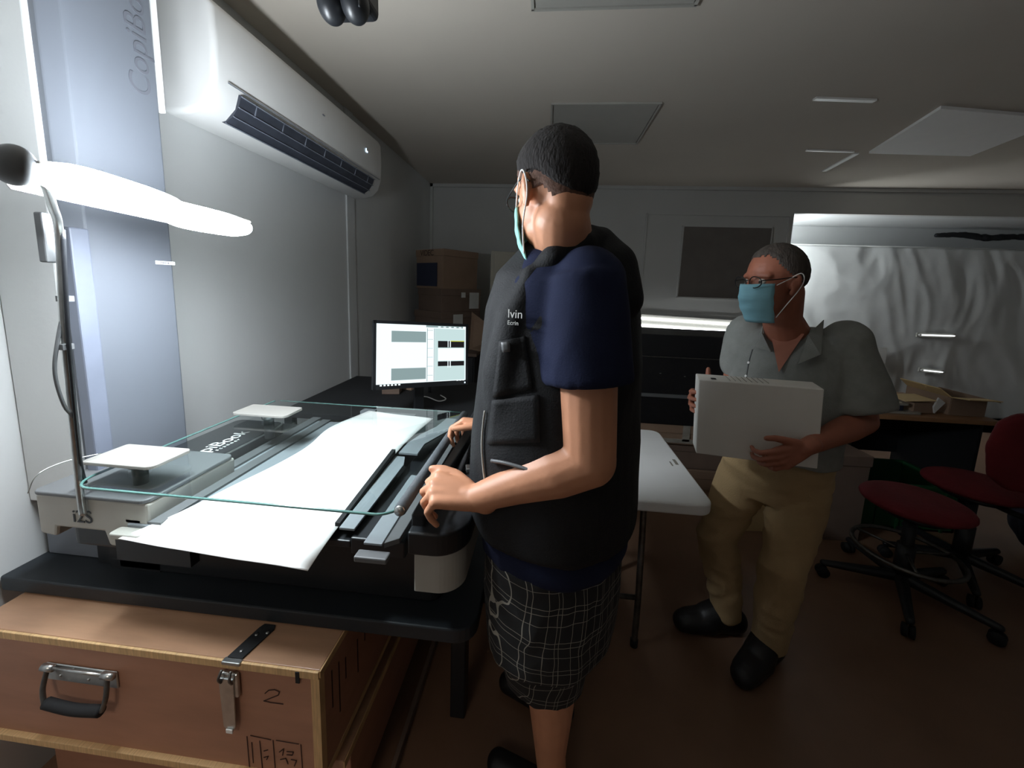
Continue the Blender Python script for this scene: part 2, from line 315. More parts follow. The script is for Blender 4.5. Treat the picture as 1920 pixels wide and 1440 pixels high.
class Head:
    def __init__(s, c, f, u, k=1.0):
        s.c = Vector(c); s.f = Vector(f).normalized(); s.u = Vector(u); s.u = (s.u - s.f * s.u.dot(s.f)).normalized(); s.l = s.u.cross(s.f); s.k = k
    def p(s, f, l, u): return s.c + (s.f * f + s.l * l + s.u * u) * s.k
    def ax(s): return (s.f, s.l, s.u)
    def e(s, bm, f, l, u, a, b, c): ell(bm, s.p(f, l, u), s.ax(), (a * s.k, b * s.k, c * s.k))
    def build(s, bm):
        k = s.k; s.e(bm, -.012, 0, .032, .100, .078, .098); s.e(bm, .030, 0, -.030, .066, .063, .085); s.e(bm, .025, 0, -.078, .060, .055, .042)
        s.e(bm, .062, 0, -.108, .026, .026, .020); s.e(bm, -.055, 0, -.035, .045, .055, .05)
        cap(bm, s.p(.088, 0, .008), .009 * k, s.p(.112, 0, -.030), .014 * k)
        for q in (-1, 1):
            cap(bm, s.p(.078, q * .015, .03), .011 * k, s.p(.066, q * .048, .026), .011 * k)      # brow
            cap(bm, s.p(.103, q * .010, -.034), .008 * k, s.p(.096, q * .014, -.033), .008 * k)      # nostril
            s.e(bm, .060, q * .038, -.030, .025, .022, .022)
            s.e(bm, -.006, q * .080, -.006, .017, .008, .031); s.e(bm, -.014, q * .086, .006, .010, .008, .022); s.e(bm, .0, q * .077, -.034, .010, .008, .010)
        cap(bm, s.p(.090, -.018, -.062), .0075 * k, s.p(.090, .018, -.062), .0075 * k); cap(bm, s.p(.086, -.015, -.075), .0085 * k, s.p(.086, .015, -.075), .0085 * k)
    def eyes(s, parent):
        for q in (-1, 1):
            bm = bmesh.new(); ell(bm, s.p(.073, q * .031, .006), s.ax(), (.012 * s.k,) * 3, 14); o = obj('eye', bm, 'eye', parent, True)
            bm = bmesh.new(); ell(bm, s.p(.0835, q * .031, .006), s.ax(), (.002 * s.k, .0055 * s.k, .0055 * s.k), 12); obj('iris', bm, 'iris', o, True)
    def hair(s, parent, m, front=.075, side=.0, back=-.06, thick=.007, low=1.0):
        bm = bmesh.new(); ell(bm, (0, 0, 0), ((1, 0, 0), (0, 1, 0), (0, 0, 1)), (1, 1, 1), 72); kill = []
        for v in bm.verts:
            d = v.co.normalized(); f, l, u = d.x * .100, d.y * .078, d.z * .098
            if u < 0 and f < .03: u *= low
            g = min(1, max(0, (f + .02) / .09)); base = back + (side - back) * min(1, max(0, (f + .09) / .06)); line = base + (front - side) * g * g
            if f > -.02 and abs(l) > .05: line = min(line, side + .03 + (f + .02) * .5)
            line += .006 * noise.noise(d * 6)
            t = thick * (1 + .35 * noise.noise(d * 9)) * min(1.0, max(.25, (u + .032 - (line)) / .03))
            if u + .032 < line: kill.append(v)
            v.co = s.p(f * (1 + t / .1) - .012, l * (1 + t / .078), u * (1 + t / .098) + .032)
        bmesh.ops.delete(bm, geom=kill, context='VERTS')
        o = obj('hair', bm, m, parent, True); so = o.modifiers.new('so', 'SOLIDIFY'); so.thickness = .008 * s.k; so.offset = -1; return o
    def mask(s, parent, m, dz=0):
        bm = bmesh.new(); nu, nv = 17, 12; g = []
        for j in range(nv + 1):
            v = j / nv; row = []; u = .0 - .134 * v + dz
            for i in range(nu + 1):
                a = (i / nu * 2 - 1) * 1.12
                bulge = .122 - .012 * abs(v - .3) * 2 - (.020 * max(0, v - .6) / .4)
                ra = .070 + .004 * math.sin(v * math.pi)
                f = .0 + bulge * math.cos(a) ** .9 + .0; l = ra * math.sin(a) * (1.02 - .1 * v)
                if abs(a) < .35 and v < .5: f += .008 * (1 - abs(a) / .35)
                f += .0015 * math.sin(v * 22)
                row.append(bm.verts.new(s.p(f, l, u)))
            g.append(row)
        for j in range(nv):
            for i in range(nu): bm.faces.new((g[j][i], g[j][i + 1], g[j + 1][i + 1], g[j + 1][i]))
        o = obj('face_mask', bm, m, parent, True); so = o.modifiers.new('so', 'SOLIDIFY'); so.thickness = .003
        for q in (-1, 1):
            bm = tube([s.p(.052, q * .068, -.006 + dz), s.p(.02, q * .081, .012), s.p(-.012, q * .092, .030), s.p(-.026, q * .093, .012), s.p(-.018, q * .086, -.022), s.p(.02, q * .076, -.075), s.p(.042, q * .063, -.115 + dz)], .0016, 6)
            obj('ear_loop', bm, 'white', o, True, label='thin white elastic ear loop')
        return o
    def glasses(s, parent):
        root = None
        for q in (-1, 1):
            pts = [s.p(.108 - .006 * abs(math.cos(a)), q * (.033 + .026 * math.cos(a)), .006 + .019 * math.sin(a)) for a in [2 * math.pi * i / 18 for i in range(19)]]
            bm = tube(pts, .0018, 6, smooth_pts=False); tube([s.p(.101, q * .060, .012), s.p(.05, q * .076, .014), s.p(-.005, q * .086, .018), s.p(-.03, q * .086, .0)], .0018, 6, bm)
            if q == -1: tube([s.p(.108, -.009, .012), s.p(.112, 0, .014), s.p(.108, .009, .012)], .0018, 6, bm)
            o = obj('glasses_frame', bm, 'blackframe', parent, True, label='dark glasses frame and temple')
            bm = bmesh.new(); bm.faces.new([bm.verts.new(p) for p in pts[:-1]]); l = obj('lens', bm, M['glass'], o)
# ================================================================== SETTING
struct(obj('floor', box(LW - .1, RW, FW, BW + .1, -.05, 0), 'floor'))
struct(obj('ceiling', box(LW - .1, RW, FW, BW + .1, ROOM_H, ROOM_H + .05), 'ceil'))
struct(obj('wall_left', box(LW - .08, LW, FW, BW + .1, 0, ROOM_H), 'wall'))
# back wall with its wide recess on the right
NX, NZ = 2.60, 2.34
bm = box(LW - .08, NX, BW, BW + .08, 0, ROOM_H); bx(bm, ((NX + RW) / 2, BW + .04, (NZ + ROOM_H) / 2), (RW - NX, .08, ROOM_H - NZ))
struct(obj('wall_back', bm, 'backwall'))
bm = box(NX - .6, RW, BW + .80, BW + .86, 0, NZ + .1); bx(bm, (NX - .58, BW + .44, 1.2), (.04, .72, 2.5)); bx(bm, ((NX - .6 + RW) / 2, BW + .44, NZ + .02), (RW - NX + .6, .72, .04))
struct(obj('wall_recess', bm, 'wall'))
struct(obj('wall_right', box(RW, RW + .08, FW, BW + .6, 0, ROOM_H), 'backwall'))
struct(obj('wall_front', box(LW - .08, RW, FW - .08, FW, 0, ROOM_H), 'backwall'))
# joint strip on the left wall, rail under the ceiling, panel on the back wall
y0 = at(652, 560, x=LW).y; y1 = at(666, 560, x=LW).y
struct(obj('trim_1', box(LW, LW + .012, y0, y1, 0, ROOM_H), 'wall', bevel=.002))
struct(obj('trim_2', box(LW, RW, BW - .03, BW, ROOM_H - .035, ROOM_H), 'backwall'))
struct(obj('trim_3', box(LW, LW + .03, BW - .03, BW, 0, ROOM_H), 'backwall'))
# large door-like panel frame on the back wall with taupe board
a = at(1213, 400, y=BW); b = at(1482, 405, y=BW)
bm = bmesh.new()
bx(bm, ((a.x + 2.56) / 2, BW - .008, 2.31), (2.56 - a.x, .016, .02)); bx(bm, (a.x, BW - .008, 1.75), (.02, .016, 1.12)); bx(bm, (2.56, BW - .008, 1.75), (.02, .016, 1.12)); bx(bm, ((a.x + 2.56) / 2, BW - .008, 1.2), (2.56 - a.x, .016, .02))
struct(obj('trim_4', bm, 'backwall'))
t = thing('pinboard', 'taupe rectangular board fixed high on the back wall between the two men', 'board')
obj('board_face', box(1.45, 2.38, BW - .03, BW - .002, 1.40, 2.18), 'noticegrey', t, bevel=.003)
bm = bmesh.new()
for z in (1.40, 2.18): bx(bm, (1.915, BW - .018, z), (.95, .034, .012))
for x in (1.45, 2.38): bx(bm, (x, BW - .018, 1.79), (.012, .034, .79))
obj('frame', bm, 'backwall', t)
# baseboards
struct(obj('baseboard_back', box(LW, NX, BW - .015, BW, 0, .08), 'carddk'))
struct(obj('baseboard_left', box(LW, LW + .015, 1.7, BW, 0, .08), 'carddk'))
# ---- ceiling light panels (unlit)
def ceiling_panel(x0, x1, y0, y1, label, m='ceilp'):
    t = thing('ceiling_light', label, 'ceiling light', group=None)
    obj('diffuser', box(x0 + .012, x1 - .012, y0 + .012, y1 - .012, ROOM_H - .010, ROOM_H - .002), m, t)
    bm = bmesh.new()
    for y in (y0, y1): bx(bm, ((x0 + x1) / 2, y, ROOM_H - .007), (x1 - x0 + .012, .012, .012))
    for x in (x0, x1): bx(bm, (x, (y0 + y1) / 2, ROOM_H - .007), (.012, y1 - y0, .012))
    obj('frame', bm, 'ceilp', t); return t
ceiling_panel(-.12, .53, 1.12, 1.765, 'unlit ceiling light panel at the top edge of the photo, nearest of the square ones')
ceiling_panel(-.035, .63, 2.60, 3.26, 'unlit square ceiling light panel above and behind the head of the man in navy')
# lamp light reflected onto the ceiling, built as a pale slab with glint strips
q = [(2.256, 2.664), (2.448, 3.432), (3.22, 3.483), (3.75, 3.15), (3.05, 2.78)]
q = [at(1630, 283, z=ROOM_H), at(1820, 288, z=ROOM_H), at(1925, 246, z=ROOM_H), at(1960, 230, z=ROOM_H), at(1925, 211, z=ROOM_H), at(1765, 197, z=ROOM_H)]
t = thing('ceiling_light', 'slanted patch of reflected light painted on the ceiling at the upper right, its brightest part', 'ceiling light')
obj('diffuser', prism([Vector((p.x, p.y, ROOM_H - .02)) for p in q], (0, 0, .018)), 'ceilglare', t)  # slab standing in for the reflected light
def rail(p, q, wd=.016, label=''):  # glint of reflected light, laid on the ceiling as a pale strip
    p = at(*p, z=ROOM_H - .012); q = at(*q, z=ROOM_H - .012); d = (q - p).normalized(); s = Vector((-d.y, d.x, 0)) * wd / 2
    return obj('ceiling_glint', prism([p - s, q - s, q + s, p + s], (0, 0, .011)), 'ceilglint', None, label=label)
for p, q2, wd, lb in (((1527, 187), (1640, 191), .03, 'thin painted glint on the ceiling left of the slanted light patch, upper one'), ((1512, 283), (1600, 286), .022, 'thin painted glint on the ceiling level with the lower edge of the slanted light patch'), ((1545, 322), (1606, 289), .035, 'short diagonal painted glint on the ceiling running towards the back wall')):
    o = rail(p, q2, wd, lb); o['category'] = 'rail'  # painted glints of reflected light
# ---- recess contents: crinkled white sheet
bm = bmesh.new(); nx, nz = 180, 100; g = []
for j in range(nz + 1):
    row = []
    for i in range(nx + 1):
        x = NX - .35 + (RW - NX + .3) * i / nx; z = .05 + 2.02 * j / nz
        q = Vector((x * 1.3 + z * .35, z * .45 - x * .2, 3)); q += noise.noise_vector(Vector((x * 1.1, z * .9, 0))) * .35
        d = (1 - abs(noise.noise(q * 1.6)) * 2) * .045 + (1 - abs(noise.noise(q * 3.7)) * 2) * .016 + noise.noise(Vector((x * 9, z * 5, 1))) * .004
        row.append(bm.verts.new((x, BW + .54 - d * .6, z)))
    g.append(row)
for j in range(nz):
    for i in range(nx): bm.faces.new((g[j][i], g[j][i + 1], g[j + 1][i + 1], g[j + 1][i]))
sheet = obj('backdrop_sheet', bm, 'foil', None, True); so = sheet.modifiers.new('s', 'SOLIDIFY'); so.thickness = .003
tag(sheet, 'crinkled white backdrop sheet filling the recess behind the man in the grey shirt', 'backdrop')
tag(obj('sheet_rail', cyl((NX - .5, BW + .54, 2.078), (RW - .02, BW + .54, 2.078), .009), 'white', None, True), 'thin white rail holding the top edge of the crinkled sheet', 'rail')
bm = bmesh.new(); chain(bm, [at(1757, 441, y=BW + .60), at(1800, 440, y=BW + .60), at(1850, 446, y=BW + .60), at(1900, 444, y=BW + .60), at(1960, 446, y=BW + .60)], [.02, .028, .036, .03, .036])
tag(fuse('folded_cloth', bm, 'blackm', None, .012, 3, (.008, (8, 8, 8))), 'dark rolled cloth lying along the top of the crinkled sheet', 'cloth')
obj('ledge', box(NX - .5, RW, BW + .555, BW + .8, 2.045, 2.072), 'wall', bpy.data.objects['wall_recess'])
# small papers behind/at the sheet
a = at(1624, 652, y=BW - .03); tag(quad([at(1622, 650, y=BW + .48), at(1664, 652, y=BW + .48), at(1660, 682, y=BW + .48), at(1620, 680, y=BW + .48)], .003, 'label', 'paper_note'), 'small pale paper stuck on the sheet beside the grey shirt sleeve', 'paper')
def fixture(p, q, y, r, label, n=1, gap=.03, m='tube'):  # also builds the glowing streaks that stand in for reflections
    t = thing('tube_light', label, 'tube light'); P = at(*p, y=y); Q = at(*q, y=y); d = (Q - P).normalized()
    for i in range(n):
        o = Vector((0, 0, -gap * i)); tb = obj('tube', cyl(P + o, Q + o, r, 12), m, t, True)
        obj('end_cap', cyl(P + o - d * .02, P + o + d * .004, r * 1.2, 12), 'acw', t, True); obj('end_cap', cyl(Q + o - d * .004, Q + o + d * .02, r * 1.2, 12), 'acw', t, True)
    bm = bmesh.new(); c = (P + Q) / 2 + Vector((0, .025, -gap * (n - 1) / 2)); L = (Q - P).length
    bx(bm, c, (L + .05, .02, gap * n + .02), Matrix.Rotation(-math.atan2((Q - P).z, (Q - P).x), 3, 'Y')); obj('reflector', bm, 'ceilp', t, bevel=.003); return t
fixture((1190, 596), (1400, 610), BW - .05, .011, 'pair of lit white tubes on the back wall between the two men', 2, .080)
fixture((1726, 628), (1790, 630), BW + .46, .008, 'short glowing streak standing in for a reflection at the crinkled sheet, upper of the two', m='reflected_streak')  # both short streaks are lamp reflections, built as glowing bars
fixture((1730, 694), (1768, 698), BW + .46, .007, 'short glowing streak standing in for a reflection at the crinkled sheet, lower and shorter one', m='reflected_streak')
nl = thing('tube_light', 'added fill tube inside the recess, unseen behind the wall edge beside the grey-haired man', 'tube light')  # unseen tube added to throw the glare on the sheet
obj('tube', cyl((2.50, BW + .17, 1.45), (2.50, BW + .17, 2.15), .013, 12), 'niche', nl, True)  # added fill tube, unseen
for z in (1.43, 2.15): obj('end_cap', cyl((2.50, BW + .17, z), (2.50, BW + .17, z + .02), .018, 12), 'acw', nl, True)
obj('batten', box(2.46, 2.54, BW + .085, BW + .145, 1.4, 2.2), 'ceilp', nl)
# ================================================================== AIR CONDITIONER
AY0, AY1 = 1.36, 2.73
prof = [(LW, 2.425), (-1.255, 2.425), (-1.225, 2.415), (-1.205, 2.38), (-1.200, 2.25), (-1.206, 2.15), (-1.228, 2.085), (-1.27, 2.045), (-1.33, 2.03), (LW, 2.03)]
ac = thing('air_conditioner', 'long white split air conditioner high on the left wall', 'air conditioner')
bm = prism([(x, AY0, z) for x, z in prof], (0, AY1 - AY0, 0)); obj('housing', bm, 'acw', ac, True, bevel=.02, seg=4)
for p in bpy.data.objects['housing'].data.polygons: p.use_smooth = True
# outlet: dark slot and thin louvres following the lower curve
def acp(t): # t 0..1 along lower curve
    P = [(-1.2035, 2.135), (-1.217, 2.098), (-1.243, 2.062), (-1.28, 2.038)]
    i = min(2, int(t * 3)); u = t * 3 - i; a, b = P[i], P[i + 1]; return (a[0] + (b[0] - a[0]) * u, a[1] + (b[1] - a[1]) * u)
VY0, VY1 = 1.47, 2.60
pp = [acp(i / 6) for i in range(7)]
bm = prism([(x + .004, VY0, z - .002) for x, z in pp] + [(x - .01, VY0, z + .004) for x, z in pp[::-1]], (0, VY1 - VY0, 0)); obj('air_outlet', bm, 'slot', ac)
for t_ in (.02, .36, .66, .97):
    x, z = acp(t_); bm = rbox((x + .007, (VY0 + VY1) / 2, z - .003), (.010, VY1 - VY0, .0035), ry=.7); obj('louvre', bm, 'louvre', ac)
for k in range(7):
    y = VY0 + (VY1 - VY0) * (k + .5) / 7; x, z = acp(.2); bm = rbox((x + .004, y, z), (.006, .004, .05), ry=.25); obj('vane', bm, 'louvre', ac)
bm = rbox((-1.199, (AY0 + AY1) / 2, 2.15), (.003, AY1 - AY0 - .1, .003)); obj('panel_seam', bm, 'louvre', ac)
p = at(688, 284, x=-1.198); obj('display_light', rbox(p, (.002, .022, .008)), 'led', ac); obj('display_light', rbox(p + Vector((0, -.008, .010)), (.002, .005, .014)), 'led', ac)
p = at(607, 216, x=-1.198); obj('sensor_mark', rbox(p, (.002, .02, .005)), 'louvre', ac)
# ================================================================== BENCH and SCANNER
BT = .642
bench = thing('workbench', 'black workbench carrying the scanner along the left wall', 'workbench')
obj('bench_top', prism(rounded(LW + .005, -.135, .79, 1.66, BT - .038, [.01, .01, .01, .05]), (0, 0, .038)), 'bench', bench, bevel=.004)
for x in (-1.387, -.24):
    for y in (1.12, 1.6): obj('leg', box(x - .025, x + .025, y - .03, y + .03, 0, BT - .04), 'black', bench, bevel=.004)
obj('modesty_panel', box(-1.33, -.26, 1.57, 1.59, .1, BT - .04), 'blackm', bench)
S = thing('book_scanner', 'large overhead book scanner with glass plate and tall grey column at the left', 'scanner')
# column
cx0, cx1, cy0, cy1 = LW + .02, -1.20, .885, 1.150
obj('column', prism([(cx0, cy0, BT + .001), (cx1 - .03, cy0, BT + .001), (cx1, cy0 + .03, BT + .001), (cx1, cy1 - .012, BT + .001), (cx1 - .012, cy1, BT + .001), (cx0, cy1, BT + .001)], (0, 0, 1.85)), 'column', S, bevel=.003, label='tall grey metal column')
obj('edge_strip', box(cx1 - .012, cx1 + .004, cy1 - .002, cy1 + .006, 1.94, 2.45), 'white', S)
obj('rear_cover', box(cx0 - .018, cx1 - .045, cy0 - .012, cy1 - .03, .81, 2.49), 'wall', S, bevel=.004)
obj('edge_band', box(cx1 - .03, cx1 + .003, cy0 - .008, cy0 + .035, .9, 1.56), 'bandgrey', S, bevel=.004)
p = at(284, 188, x=cx1 + .001); text('CopiBook', .085, p, (0, 0, 1), (0, -1, 0), 'coldark', S, label='grey lettering running up the column')
p = at(290, 490, x=cx1 + .001); obj('name_plate', rbox(p + Vector((.001, .032, -.003)), (.002, .062, .011)), 'white', S, bevel=.0008); text('- 2 0 0 6 -', .010, p + Vector((.003, .008, -.006)), (0, 1, 0), (0, 0, 1), 'coldark', S)
# arm and camera head
obj('arm', box(-1.32, -.60, 1.02, 1.12, 2.49, 2.56), 'column', S, bevel=.01)
hp = at(655, 58, y=1.16); hx = hp.x; hb = hp.z
bm = bmesh.new(); bx(bm, (hx, 1.16, (hb + .05 + 2.50) / 2), (.135, .12, 2.50 - hb - .05)); obj('camera_head', bm, 'black', S, bevel=.02, seg=4)
for dx in (-.034, .034):
    bm = bmesh.new(); ell(bm, (hx + dx, 1.13, hb + .05), ((1, 0, 0), (0, 1, 0), (0, 0, 1)), (.036, .045, .05)); obj('lens_hood', bm, 'black', S, True)
obj('camera_cable', tube([(hx + .06, 1.10, hb + .13), (hx + .066, 1.09, hb + .08), (hx + .066, 1.09, hb + .015)], .003), 'black', S, True)
# lamp bar with two diffusers, held on a thin pole
lamp = thing('lamp', 'bright white two-section lamp bar over the glass, on a thin pole', 'lamp')
LP, LQ = at(66, 330, x=-.89), at(466, 430, x=-.89); LM = LP.lerp(LQ, .52)
def diffuser(a, b, r0, r1):
    bm = bmesh.new(); d = (b - a); rings = 12; prev = None; u = Vector((1, 0, 0)); v = Vector((0, 0, 1))
    for i in range(rings + 1):
        t_ = i / rings; s = (1 - abs(2 * t_ - 1) ** 3.5) ** .5; s = max(.12, s); rr = r0 + (r1 - r0) * t_; c = a + d * t_
        ring = [bm.verts.new(c + u * rr * 1.5 * s * math.cos(k * math.pi / 10) + v * rr * s * math.sin(k * math.pi / 10)) for k in range(20)]
        if prev: 
            for k in range(20): bm.faces.new((prev[k], prev[(k + 1) % 20], ring[(k + 1) % 20], ring[k]))
        else: bm.faces.new(ring[::-1])
        prev = ring
    bm.faces.new(prev); return bm
obj('diffuser', diffuser(LP + Vector((0, -.004, .008)), LM + Vector((0, .03, 0)), .034, .032), 'lamp', lamp, True, label='glowing white diffuser')
obj('diffuser', diffuser(LM + Vector((0, -.035, -.006)), LQ + Vector((0, 0, 0)), .032, .029), 'lamp', lamp, True, label='glowing white diffuser')
bm = bmesh.new(); ell(bm, LP + Vector((-.030, -.006, .016)), ((1, 0, 0), (0, 1, 0), (0, 0, 1)), (.038, .022, .034)); obj('end_cap', bm, 'greydk', lamp, True)
bm = bmesh.new(); a_ = []; dL = (LQ - LP) * 1.0
prev = None
for i in range(13):
    an = math.radians(150 + 65 * i / 12)
    for rr_ in (0, 1): pass
    o_ = Vector((math.cos(an) * .064, 0, math.sin(an) * .040)); n0 = bm.verts.new(LP + o_); n1 = bm.verts.new(LQ + o_)
    if prev: bm.faces.new((prev[0], n0, n1, prev[1]))
    prev = (n0, n1)
sh_ = obj('reflector', bm, 'white', lamp, True); so = sh_.modifiers.new('s', 'SOLIDIFY'); so.thickness = .002  # shade added behind the bar to keep its light off the wall
obj('spine', prism([(LP.x - .012, LP.y, LP.z + .018), (LP.x + .012, LP.y, LP.z + .018), (LP.x + .010, LP.y, LP.z + .026), (LP.x - .010, LP.y, LP.z + .026)], LQ - LP), 'grey', lamp, bevel=.003)
pole0 = at(112, 445, x=-1.0); pole1 = at(148, 905, x=-1.09)
obj('pole', tube([at(84, 345, x=-.90), at(98, 385, x=-.94), pole0, at(122, 640, x=-1.03), pole1 + Vector((0, 0, 0)), Vector((pole1.x, pole1.y, .87))], .007), 'steel', lamp, True)
obj('bracket', rbox(at(88, 446, x=-1.03), (.02, .022, .10)), 'greydk', lamp, bevel=.003)
obj('cable', tube([at(124, 560, x=-1.02), at(108, 640, x=-1.03), at(103, 700, x=-1.04), at(120, 760, x=-1.05), at(146, 800, x=-1.06), at(150, 900, x=-1.08)], .0035), 'greydk', lamp, True)
obj('cable', tube([at(118, 430, x=-.99), at(126, 600, x=-1.01), at(134, 700, x=-1.03), at(150, 860, x=-1.07), at(160, 905, x=-1.09)], .004), 'black', lamp, True)
for py in (650, 560): obj('clip', rbox(at(122, py, x=-1.03), (.018, .02, .012)), 'greydk', lamp)
# scanner base: rear console and front housings
GZ = .955
obj('console_foot', box(-1.17, -1.02, .86, 1.3, BT + .001, .76), 'black', S)
obj('rear_console', prism(rounded(-1.20, -1.0, .80, 1.36, .752, .03), (0, 0, .142)), 'black', S, bevel=.008, seg=3)
obj('console_trim', tube([(-1.0, .86, .893), (-.992, 1.1, .893), (-1.0, 1.33, .893), (-1.06, 1.36, .893)], .003), 'steel', S, True)
p = at(352, 846, z=.897); text('CopiBook', .062, Vector((-1.055, .985, .8955)), (0, 1, 0), (-1, 0, 0), 'white', S, label='white lettering on the black console')
text('s c a n n e r', .02, Vector((-1.035, 1.08, .8955)), (0, 1, 0), (-1, 0, 0), 'white', S)
obj('base_plate', prism(rounded(-1.17, -.24, .86, 1.55, BT + .001, .03), (0, 0, .168)), 'black', S, bevel=.006)
# left front housing, stepped grey front with dark top
hl = [at(62, 905, y=.77), at(62, 1006, y=.77), at(95, 1010, y=.77), at(96, 988, y=.77), at(188, 1000, y=.77), at(196, 1028, y=.77), at(266, 1038, y=.77), at(268, 950, y=.77)]
hl = [(-1.235, .77, .905), (-1.235, .77, .80), (-1.19, .77, .795), (-1.185, .77, .822), (-1.055, .77, .822), (-1.045, .77, .785), (-.935, .77, .78), (-.93, .77, .905)]
obj('front_housing', prism(hl, (0, .26, 0)), 'grey', S, bevel=.006, label='light grey stepped housing at the front left')
obj('housing_foot', box(-1.22, -.94, .87, 1.02, BT + .001, .80), 'black', S)
obj('housing_lid', prism(rounded(-1.24, -.93, .765, 1.03, .905, .02), (0, 0, .010)), 'greydk', S, bevel=.003)
text('i2S', .047, Vector((-1.135, .768, .842)), (1, 0, 0), (0, 0, 1), 'black', S, label='black logo on the grey housing')
# right front housing, rounded corner
obj('front_housing', prism(rounded(-.275, -.165, .77, 1.0, .752, [.0, .0, .004, .06], 10), (0, 0, .10)), 'grey', S, label='grey housing with rounded corner at the front right')
obj('housing_lid', prism(rounded(-.285, -.155, .755, 1.04, .852, [.01, .01, .006, .075], 10), (0, 0, .055)), 'black', S, bevel=.012, seg=4)
# glass plate with pale green edge
gx0, gx1, gy0, gy1 = -1.085, -.300, .732, 1.42
gp = rounded(gx0, gx1, gy0, gy1, GZ, [.02, .02, .055, .05], 8)
obj('glass_plate', prism(gp, (0, 0, .0065)), 'glass', S)
bm = bmesh.new(); bm2 = gp[17:] + [gp[0]]
rim = [p + Vector((0, 0, .0032)) for p in rounded(gx0, gx1, gy0, gy1, GZ, [.02, .02, .055, .05], 8)]
rim = rim[14:] + rim[:2]
obj('glass_edge', tube(rim, .0030, 6, smooth_pts=False), 'glassedge', S, True, label='pale green polished glass edge')
obj('glass_edge', tube([Vector((gx0 + .02, gy1, GZ + .003)), Vector((gx1 - .02, gy1, GZ + .003))], .002, 6), 'glassedge', S, True)
# square silver clamps on the glass
for (y0_, y1_, x0_, x1_) in ((.785, .895, -1.12, -.93), (1.17, 1.27, -1.06, -.865)):
    c = obj('glass_clamp', prism(rounded(x0_, x1_, y0_, y1_, .982, [.012, .008, .012, .02]), (0, 0, .009)), 'pad', S, bevel=.002, label='square silver clamp plate')
    obj('clamp_post', cyl(((x0_ + x1_) / 2, (y0_ + y1_) / 2, GZ + .006), ((x0_ + x1_) / 2, (y0_ + y1_) / 2, .983), .022), 'steel', c, True)
    obj('clamp_post', cyl(((x0_ + x1_) / 2, (y0_ + y1_) / 2, .89), ((x0_ + x1_) / 2, (y0_ + y1_) / 2, GZ), .016), 'black', c, True)
# book cradles: grey boards each side of the sheet, black slots, rails
obj('cradle_board', box(-.985, -.66, .765, 1.50, .835, .853), 'cradle', S, bevel=.003)
obj('cradle_lip', prism(rounded(-1.0, -.92, .735, .765, .832, .008), (0, 0, .014)), 'grey', S, bevel=.003)
obj('cradle_front', box(-.99, -.80, .742, .765, .775, .835), 'black', S)
obj('cradle_board', box(-.64, -.43, .78, 1.16, .835, .853), 'black', S, bevel=.003)
for i, (xa, xb, ya, yb, nm) in enumerate(((-.992, -.955, .77, 1.52, 'cradle_rail'), (-.935, -.90, .77, 1.5, 'cradle_rail'))):
    obj(nm, box(xa, xb, ya, yb, .853, .860), 'greydk', S)
obj('cradle_strip', prism([(-.462, .79, .872), (-.425, .79, .872), (-.425, 1.10, .882), (-.442, 1.155, .882), (-.475, 1.155, .882)], (0, 0, .006)), 'cradle', S, bevel=.001)
obj('cradle_strip', prism([(-.478, .80, .866), (-.466, .80, .866), (-.478, 1.165, .89), (-.49, 1.165, .89)], (0, 0, .016)), 'rubber', S)
wav = [(-.468, 1.168), (-.405, 1.168), (-.408, 1.25), (-.380, 1.33), (-.345, 1.42), (-.335, 1.52), (-.40, 1.52), (-.415, 1.42), (-.45, 1.33), (-.468, 1.25)]
obj('cradle_strip', prism([(x, y, .888) for x, y in wav], (0, 0, .006)), 'cradle', S, label='wavy grey strip at the far right of the sheet')
obj('tray', box(-.43, -.30, .78, 1.5, .82, .862), 'black', S, bevel=.004)
obj('tray_strip', prism([(-.365, .715, .898), (-.325, .715, .898), (-.325, 1.0, .905), (-.365, 1.0, .905)], (0, 0, .005)), 'cradle', S, bevel=.001)
obj('tray_strip', prism([(-.322, .72, .890), (-.296, .74, .890), (-.28, 1.3, .905), (-.32, 1.3, .905)], (0, 0, .012)), 'greydk', S, bevel=.001)
obj('tray_end', box(-.375, -.305, .69, .715, .875, .888), 'greydk', S, bevel=.003)
obj('handle_roll', cyl((-.292, .735, .972), (-.292, 1.36, .972), .0135), 'rubbertube', S, True, label='grey foam-covered handle bar')
obj('handle_tip', cyl((-.292, .728, .972), (-.292, .737, .972), .011), 'steel', S, True)
obj('side_rail', prism([(-.285, .78, .90), (-.255, .78, .90), (-.235, 1.45, .92), (-.275, 1.45, .92)], (0, 0, .035)), 'blackm', S, bevel=.004)
obj('side_rail', prism([(-.262, .80, .965), (-.255, .80, .955), (-.225, 1.42, .955), (-.245, 1.42, .975)], (0, 0, .006)), 'greydk', S)
obj('control_box', prism(rounded(-.24, -.17, 1.02, 1.26, .87, .01), (0, 0, .04)), 'black', S, bevel=.004)
for k in range(4): obj('button', rbox((-.222 + .016 * (k % 2), 1.05 + .045 * k, .914), (.010, .014, .005)), 'steel', S, bevel=.001)
obj('cable_clip', rbox(at(885, 878, y=1.02), (.035, .03, .012), .3), 'steel', S, bevel=.002)
obj('hose', tube([(-.24, 1.42, .93), (-.215, 1.25, .945), (-.225, 1.1, .93), (-.235, .95, .91), (-.24, .85, .90)], .010), 'rubber', S, True)
obj('far_stop', box(-.80, -.74, 1.56, 1.60, .86, .885), 'cradle', S); obj('far_stop', box(-.70, -.56, 1.57, 1.60, .855, .875), 'greydk', S)
obj('thin_wire', tube([at(190, 850, x=-1.1), at(120, 866, x=-1.12), at(70, 890, x=-1.12), at(52, 925, x=-1.13)], .0012, 5), 'steel', S, True)
